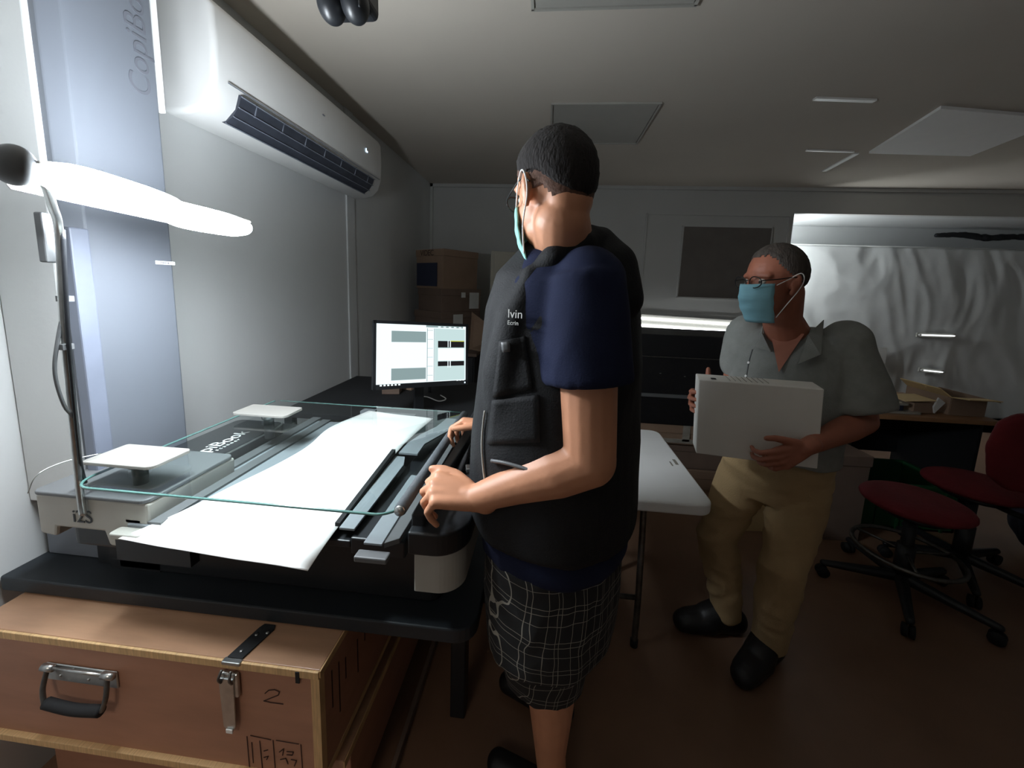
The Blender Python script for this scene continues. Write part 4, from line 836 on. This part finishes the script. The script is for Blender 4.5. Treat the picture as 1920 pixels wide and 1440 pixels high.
# dark pile on the right behind the chairs
bm = bmesh.new()
for (x, y, z, a_, b_, c_) in ((3.12, 2.45, .60, .30, .22, .17), (3.35, 2.5, .72, .28, .25, .15), (3.0, 2.33, .5, .22, .2, .2), (3.2, 2.35, .35, .35, .3, .35), (3.08, 2.3, .2, .3, .22, .22), (3.4, 2.2, .3, .3, .3, .3)): ell(bm, (x, y, z), ((1, 0, 0), (0, 1, 0), (0, 0, 1)), (a_, b_, c_))
tag(fuse('coat_pile', bm, 'bluecloth', None, .02, 4, (.02, (5, 5, 5))), 'heap of dark blue coats at the right behind the red chair', 'clothes')
tag(quad([(2.62, 2.2, .36), (2.72, 2.2, .38), (2.74, 2.16, .44), (2.70, 2.16, .40)], .003, 'label', 'crumpled_paper'), 'scrap of white paper on the dark heap beside the red stool', 'paper')
# ================================================================== MAN IN NAVY
Z = Vector((0, 0, 1))
m1 = thing('person', 'person in navy t-shirt, black utility vest and plaid shorts leaning over the scanner', 'person')
F1 = Vector((-.93, .37, 0)).normalized(); S1 = Vector((-F1.y, F1.x, 0))         # S1: his left, towards us
hd1 = Head(at(1036, 362, y=.83), (-.62, .78, -.20), (-.10, .12, 1), .90)
neck = at(1058, 470, y=.88)
T = lambda z, f=0, s=0: Vector((.050, .935, z)) + F1 * f + S1 * s
bm = bmesh.new(); hd1.build(bm)
cap(bm, hd1.p(-.022, 0, -.075), .058, neck + Vector((.0, .01, -.03)), .074); cap(bm, neck + Vector((0, .01, -.02)), .070, T(1.44), .08)
loft(bm, [(T(1.52), F1, S1, .06, .08), (T(1.47), F1, S1, .08, .13), (T(1.40), F1, S1, .11, .16), (T(1.2), F1, S1, .15, .19), (T(1.0), F1, S1, .17, .19), (T(.82), F1, S1, .14, .19)])
lsh = at(1098, 515, y=.77); lel = at(1104, 862, y=.735); lwr = at(893, 934, y=.755)
chain(bm, [lsh + Vector((0, .02, -.03)), lsh.lerp(lel, .5), lel], [.050, .060, .054])
chain(bm, [lel, lel.lerp(lwr, .28), lel.lerp(lwr, .65), lwr], [.054, .054, .039, .029])
# left hand gripping the bar: thumb on top, fingers curling under
bar_dir = Vector((0, 1, 0))
K, TP, TH = hand(bm, lwr, Vector((-1, .0, .16)), Vector((-.15, .42, -.9)), Vector((0, .75, .66)), ((.95, 1.0, .5), (1.0, 1.0, .5), (1.1, .9, .5), (1.2, .8, .4)), 1.02, thumb=((.75, .55, .1), (1, .22, .05), (1, -.05, .15)), wr=.028)
rsh = T(1.46, 0, -.20); rel = T(1.17, .0, -.27) ; rwr = at(925, 800, y=1.16)
chain(bm, [rsh, rel], [.064, .052]); chain(bm, [rel, rel.lerp(rwr, .3), rwr], [.052, .050, .027])
hand(bm, rwr, Vector((-1, .05, .12)), Vector((-.1, -.3, -.95)), Vector((0, -1, .2)), ((.7, .9, .5), (.8, .9, .5), (.9, .9, .4), (.9, .9, .4)), 1.0, thumb=((.8, .6, .2), (1, .3, .3), (1, .1, .3)), wr=.027)
hip = T(.84)
lk_ = at(1018, 1325, y=.90); lft = Vector((.075, .90, .09)); lh = T(.80, 0, .10); rh = T(.80, 0, -.10); rk = Vector((.02, 1.10, .46)); rft = Vector((.08, 1.14, .09))
lk_ = Vector((.035, .905, .46))
for h_, k_, f_ in ((lh, lk_, lft), (rh, rk, rft)):
    chain(bm, [h_, h_.lerp(k_, .5), k_], [.098, .085, .062]); chain(bm, [k_, k_.lerp(f_, .3) + Vector((.012, 0, 0)), k_.lerp(f_, .75), f_], [.060, .062, .042, .038])
    cap(bm, f_ + Vector((.02, 0, -.05)), .036, f_ + F1 * .15 + Vector((0, 0, -.055)), .030)
fuse('body', bm, 'skin', m1, .0042, 5)
hd1.eyes(m1); hd1.hair(m1, 'hairfade', front=.072, side=-.018, back=-.100, thick=.003, low=1.38); hd1.hair(m1, 'hair', front=.080, side=.012, back=-.070, thick=.0085, low=1.2); hd1.mask(m1, 'maskt', -.018); hd1.glasses(m1)
# t-shirt: torso, collar and two sleeves
bm = bmesh.new()
loft(bm, [(T(.82, 0, 0), F1, S1, .172, .205), (T(.85, 0, 0), F1, S1, .178, .21), (T(.95, .01), F1, S1, .182, .208), (T(1.15, .01), F1, S1, .168, .204), (T(1.35), F1, S1, .140, .20), (T(1.46), F1, S1, .118, .195), (T(1.525), F1, S1, .090, .15), (T(1.555), F1, S1, .066, .092)], 40)
sl = lsh.lerp(lel, .57)
chain(bm, [T(1.43, -.04, .11), lsh + Vector((.008, .01, -.015)), lsh.lerp(lel, .25)], [.060, .070, .076])
ad = (lel - lsh).normalized(); u_ = Vector((1, 0, 0)); u_ = (u_ - ad * u_.dot(ad)).normalized(); v_ = ad.cross(u_)
loft(bm, [(lsh.lerp(lel, t_), u_, v_, a_, b_) for t_, a_, b_ in ((.0, .070, .070), (.2, .080, .074), (.42, .085, .080), (.575, .088, .084))], 28, 2)
chain(bm, [T(1.47, 0, -.13), rsh, rsh.lerp(rel, .35)], [.085, .088, .088]); 
fuse('t_shirt', bm, 'navy', m1, .007, 5, (.0045, (7, 7, 3.5)), label='navy blue short-sleeved t-shirt')
# black vest over the torso, open at the armholes
bm = bmesh.new()
loft(bm, [(T(.885, .005), F1, S1, .194, .219), (T(.94, .012), F1, S1, .202, .222), (T(1.1, .015), F1, S1, .196, .220), (T(1.28, .010), F1, S1, .186, .206), (T(1.40, .012), F1, S1, .174, .195), (T(1.48, .012), F1, S1, .150, .172), (T(1.55), F1, S1, .100, .125), (T(1.585, -.01), F1, S1, .070, .082)], 40)
chain(bm, [at(1008, 512, y=.80), at(1040, 482, y=.79), at(1085, 462, y=.82), at(1120, 456, y=.90)], [.022, .028, .034, .036]); chain(bm, [at(1120, 458, y=.90), at(1150, 500, y=.86), at(1165, 560, y=.84)], [.036, .05, .045]); chain(bm, [at(997, 515, y=.79), at(968, 600, y=.795), at(955, 700, y=.81), at(960, 790, y=.82)], [.020, .040, .055, .06])
vest = fuse('vest', bm, 'vest', m1, .007, 5, (.005, (6, 6, 3)), label='black sleeveless work vest')
def on_vest(px, py, th=.0): 
    """surface point of the vest under a sight line"""
    o = Vector((0, 0, CAMZ)); d = (at(px, py, y=1) - o).normalized(); hit, loc, nr, i = vest.ray_cast(o, d)
    return (loc + nr * th, nr) if hit else (at(px, py, y=.9), Vector((-1, -.3, 0)).normalized())
def patch(pxs, m, name, th=.006, n=8):
    bm = bmesh.new(); g = []
    (ax_, ay_), (bx_, by_), (cx_, cy_), (dx_, dy_) = pxs
    for j in range(n + 1):
        row = []
        for i in range(n + 1):
            u, v = i / n, j / n; px = (ax_ * (1 - u) + bx_ * u) * (1 - v) + (dx_ * (1 - u) + cx_ * u) * v; py = (ay_ * (1 - u) + by_ * u) * (1 - v) + (dy_ * (1 - u) + cy_ * u) * v
            p, nr = on_vest(px, py, th); row.append(bm.verts.new(p))
        g.append(row)
    for j in range(n):
        for i in range(n): bm.faces.new((g[j][i], g[j][i + 1], g[j + 1][i + 1], g[j + 1][i]))
    o = obj(name, bm, m, vest, True); s_ = o.modifiers.new('s', 'SOLIDIFY'); s_.thickness = .006; s_.offset = 1; return o
patch([(938, 640), (985, 630), (1000, 730), (925, 745)], 'vest', 'chest_pocket', .004)
patch([(925, 750), (1010, 740), (1012, 828), (915, 832)], 'vest', 'waist_pocket', .005)
patch([(945, 642), (956, 640), (957, 658), (946, 660)], 'greydk', 'zip_pull', .012, 3)
p, nr = on_vest(954, 596, .006); tx = Vector((-.15, -1, 0)); tx = (nr.cross(Z)).normalized(); tx = -tx if tx.x < 0 else tx
text('lvin', .024, p, tx, Z, 'white', vest, label='white printed lettering'); text('Ecrin', .012, p - Vector((0, 0, .014)), tx, Z, 'white', vest)
# zip edge: pale line down the front of the vest
zp = [on_vest(px, py, .004)[0] for px, py in ((912, 770), (908, 800), (906, 840), (910, 890), (916, 930))]
obj('zip', tube(zp, .0022, 6), 'grey', vest, True, label='pale zip edge'); 
obj('belt_flap', tube([on_vest(px, py, .006)[0] for px, py in ((925, 862), (950, 866), (985, 876), (1010, 884))], .004, 6), 'greydk', vest, True)
# pouch hanging at the front, shorts
bm = bmesh.new()
loft(bm, [(T(.58, 0), F1, S1, .155, .20), (T(.70), F1, S1, .165, .205), (T(.86), F1, S1, .16, .20)])
for h_, k_, s_ in ((lh, lk_, 1), (rh, rk, -1)):
    d_ = (k_ - h_); loft(bm, [(h_ + d_ * t_, F1, S1, a_, a_ * .95) for t_, a_ in ((-.1, .11), (.3, .122), (.7, .112), (1.08, .106))], 28, 2.1)
fuse('shorts', bm, 'plaid', m1, .007, 4, (.006, (9, 9, 4)), label='dark plaid knee-length shorts')
for f_ in (lft, rft):
    bm = bmesh.new(); cap(bm, f_ + Vector((.03, -.01, -.048)), .044, f_ + F1 * .17 + Vector((0, 0, -.056)), .035); cap(bm, f_ + Vector((.01, 0, -.02)), .046, f_ + Vector((0, 0, -.03)), .046)
    for v in bm.verts: v.co.z = max(v.co.z, .001)
    fuse('shoe', bm, 'shoe', m1, .006, 2)
# ring on the little finger side
rp = K[2].lerp(TP[2], .35); 
# ================================================================== MAN IN GREY
m2 = thing('person', 'person in grey shirt, khaki trousers and blue face mask carrying a white box', 'person')
F2 = Vector((-.62, -.78, 0)).normalized(); S2 = Vector((-F2.y, F2.x, 0))        # S2: his left
hd2 = Head(at(1450, 530, y=1.37), (-.96, -.27, -.08), (-.04, -.02, 1), .95)
U = lambda z, f=0, s=0: Vector((.905, 1.50, z)) + F2 * f + S2 * s
bm = bmesh.new(); hd2.build(bm)
nk = at(1466, 600, y=1.44)
cap(bm, hd2.p(-.05, 0, -.04), .056, nk, .060); cap(bm, nk, .060, U(1.27), .08)
loft(bm, [(U(1.33), F2, S2, .06, .10), (U(1.28), F2, S2, .10, .17), (U(1.16), F2, S2, .12, .175), (U(1.0), F2, S2, .125, .165), (U(.86), F2, S2, .12, .165), (U(.76), F2, S2, .11, .165)])
ls2 = at(1588, 640, y=1.40); le2 = at(1618, 790, y=1.36); lw2 = at(1512, 838, y=1.205)
rs2 = at(1400, 622, y=1.60); re2 = at(1372, 740, y=1.55); rw2 = at(1338, 752, y=1.40)
chain(bm, [ls2, ls2.lerp(le2, .5), le2], [.054, .048, .043]); chain(bm, [le2, le2.lerp(lw2, .3), le2.lerp(lw2, .7), lw2], [.043, .044, .033, .026])
chain(bm, [rs2, re2, rw2], [.052, .042, .027])
# left hand: back towards us, fingers curling under the lower edge, thumb to the left
hand(bm, lw2, Vector((-.80, -.10, -.42)), Vector((-.12, .95, -.05)), Vector((-.45, 0, .85)), ((.35, .9, .7), (.4, .9, .7), (.45, .9, .7), (.5, .9, .7)), .97, thumb=((.8, .7, -.05), (.75, .6, .02), (.9, .38, .1)), wr=.026)
hand(bm, Vector((.62, 1.44, 1.06)), Vector((-1, -.30, .10)), Vector((.35, -.95, 0)), Vector((0, 0, 1)), ((.75, .9, .5), (.8, .9, .5), (.85, .9, .5), (.85, .8, .5)), .95, thumb=((.3, .95, .1), (.2, 1, .0), (.1, 1, -.1)), wr=.026)
cap(bm, rw2, .027, Vector((.63, 1.44, 1.06)), .026)
lh2 = U(.74, 0, .085); rh2 = U(.74, 0, -.085); lk2 = at(1470, 1075, y=1.42); rk2 = at(1345, 1000, y=1.56); la2 = Vector((.935, 1.445, .10)); ra2 = Vector((.83, 1.57, .10))
lk2 = at(1468, 1060, y=1.40)
for h_, k_, f_ in ((lh2, lk2, la2), (rh2, rk2, ra2)):
    chain(bm, [h_, h_.lerp(k_, .5), k_], [.08, .07, .052]); chain(bm, [k_, k_.lerp(f_, .35), f_], [.05, .048, .036])
fuse('body', bm, 'skin2', m2, .0042, 5)
hd2.eyes(m2); hd2.hair(m2, 'hair2', front=.088, side=.008, back=-.05, thick=.006); hd2.mask(m2, 'maskb'); hd2.glasses(m2)
bm = bmesh.new()
loft(bm, [(U(.865, .01), F2, S2, .150, .190), (U(.94, .012), F2, S2, .155, .190), (U(1.05, .01), F2, S2, .150, .188), (U(1.17), F2, S2, .140, .192), (U(1.25), F2, S2, .122, .190), (U(1.30), F2, S2, .092, .15), (U(1.335, -.01), F2, S2, .070, .085)], 40)
ad = (le2 - ls2).normalized(); u_ = Vector((1, 0, 0)); u_ = (u_ - ad * u_.dot(ad)).normalized(); v_ = ad.cross(u_)
chain(bm, [U(1.25, 0, .12), ls2, ls2.lerp(le2, .3)], [.072, .072, .074])
loft(bm, [(ls2.lerp(le2, t_), u_, v_, a_, a_) for t_, a_ in ((0, .066), (.3, .080), (.6, .088), (.84, .095))], 24, 2)
chain(bm, [U(1.25, 0, -.12), rs2, rs2.lerp(re2, .5)], [.070, .068, .068])
sh2 = fuse('shirt', bm, 'greyshirt', m2, .007, 4, (.0055, (8, 8, 4)), label='grey short-sleeved buttoned shirt')
# collar wings and open V, buttons
def on(o_, px, py, th=0.0):
    o = Vector((0, 0, CAMZ)); d = (at(px, py, y=1) - o).normalized(); hit, loc, nr, i = o_.ray_cast(o, d)
    return (loc + nr * th, nr) if hit else (at(px, py, y=1.4), Vector((-.5, -.8, 0)))
def wing(pts, name='collar'):
    P = [on(sh2, px, py, .010)[0] + F2 * .006 for px, py in pts]; bm = prism(P, F2 * .006); return obj(name, bm, 'greyshirt', sh2, bevel=.001)
P = lambda f, s, z: U(z, f, s)
obj('collar', prism([P(.06, -.085, 1.345), P(.105, -.075, 1.315), P(.142, -.035, 1.255), P(.125, -.09, 1.265)], F2 * .008), 'greyshirt', sh2, bevel=.002)
obj('collar', prism([P(.02, .085, 1.375), P(.095, .055, 1.325), P(.150, .045, 1.225), P(.130, .10, 1.265)], F2 * .008), 'greyshirt', sh2, bevel=.002)
obj('open_neck', prism([P(.095, -.055, 1.325), P(.095, .045, 1.325), P(.150, -.005, 1.19)], F2 * .006), 'skin2', sh2)
for px, py in ((1404, 680), (1399, 705)):
    p, nr = on(sh2, px, py, .002); bm = bmesh.new(); ell(bm, p, (nr, nr.orthogonal(), nr.cross(nr.orthogonal())), (.002, .005, .005), 10); obj('button', bm, 'white', sh2, True)
pk = [on(sh2, px, py, .001)[0] for px, py in ((1411, 655), (1404, 680), (1399, 712))]
obj('placket', tube(pk, .0022, 6), 'greydk', sh2, True)
# trousers
bm = bmesh.new()
loft(bm, [(U(.68), F2, S2, .105, .165), (U(.76), F2, S2, .128, .175), (U(.86), F2, S2, .125, .170)])
for h_, k_, f_ in ((lh2, lk2, la2), (rh2, rk2, ra2)):
    loft(bm, [(h_ + Vector((0, 0, .04)), F2, S2, .098, .092), (h_.lerp(k_, .35), F2, S2, .096, .090), (h_.lerp(k_, .8), F2, S2, .078, .076), (k_, F2, S2, .076, .075), (k_.lerp(f_, .35), F2, S2, .074, .072), (k_.lerp(f_, .8), F2, S2, .064, .062), (f_ + Vector((0, 0, -.02)), F2, S2, .062, .060)], 28, 2)
fuse('trousers', bm, 'khaki', m2, .007, 4, (.007, (7, 7, 10)), label='khaki cotton trousers')
for f_, dd in ((la2, Vector((-.78, -.62, 0))), (ra2, Vector((-.97, -.1, 0)))):
    dd.normalize(); bm = bmesh.new(); cap(bm, f_ - dd * .04 + Vector((0, 0, -.05)), .052, f_ + dd * .18 + Vector((0, 0, -.058)), .045); cap(bm, f_ + Vector((0, 0, -.0)), .056, f_ + dd * .08 + Vector((0, 0, -.03)), .052); cap(bm, f_ + dd * .07 + Vector((0, 0, -.05)), .058, f_ + dd * .16 + Vector((0, 0, -.055)), .050)
    for v in bm.verts: v.co.z = max(v.co.z, .001)
    fuse('shoe', bm, 'shoe', m2, .006, 2, label='black shoe')
# white archive box he carries
wb = thing('archive_box', 'flat white cardboard box held by the man in the grey shirt', 'box')
b0, b1, b2, b3 = at(1311, 712, y=1.30), at(1546, 730, y=1.225), at(1531, 877, y=1.225), at(1305, 850, y=1.30)
ex = (b1 - b0); ex.z *= 1; dn = Vector((0, 0, 1)).cross(ex.normalized()); dn = -dn if dn.y < 0 else dn
b2 = b3 + (b1 - b0)
dep = dn.normalized() * .085 + Vector((0, 0, .004))
obj('body', prism([b0, b1, b2, b3], dep), 'carton', wb, bevel=.003)
e = ex.normalized()
def bt(u, w_): return b0 + (b1 - b0) * u + dep * w_ + Vector((0, 0, .0015))
obj('finger_hole', prism([bt(.11, .18), bt(.155, .18), bt(.155, .35), bt(.11, .35)], (0, 0, .001)), 'black', wb)
for k in range(8): obj('print_line', prism([bt(.27 + .045 * k, .15), bt(.274 + .045 * k, .15), bt(.264 + .045 * k, .85), bt(.26 + .045 * k, .85)], (0, 0, .001)), 'tape', wb)
# --- put each Empty at the base of its thing, keeping the parts where they are
bpy.context.view_layer.update()
def tree(o):
    for c in o.children:
        yield c
        yield from tree(c)
for r in [o for o in COL.objects if o.type == 'EMPTY' and o.get('base')]:
    del r['base']; lo_ = Vector((1e9,) * 3); hi_ = -lo_
    for c in tree(r):
        if c.type == 'MESH':
            for v in c.bound_box:
                v = c.matrix_world @ Vector(v); lo_ = Vector(map(min, lo_, v)); hi_ = Vector(map(max, hi_, v))
    r.location = ((lo_.x + hi_.x) / 2, (lo_.y + hi_.y) / 2, lo_.z)
    for c in r.children: c.matrix_parent_inverse = Matrix.Translation(-r.location)
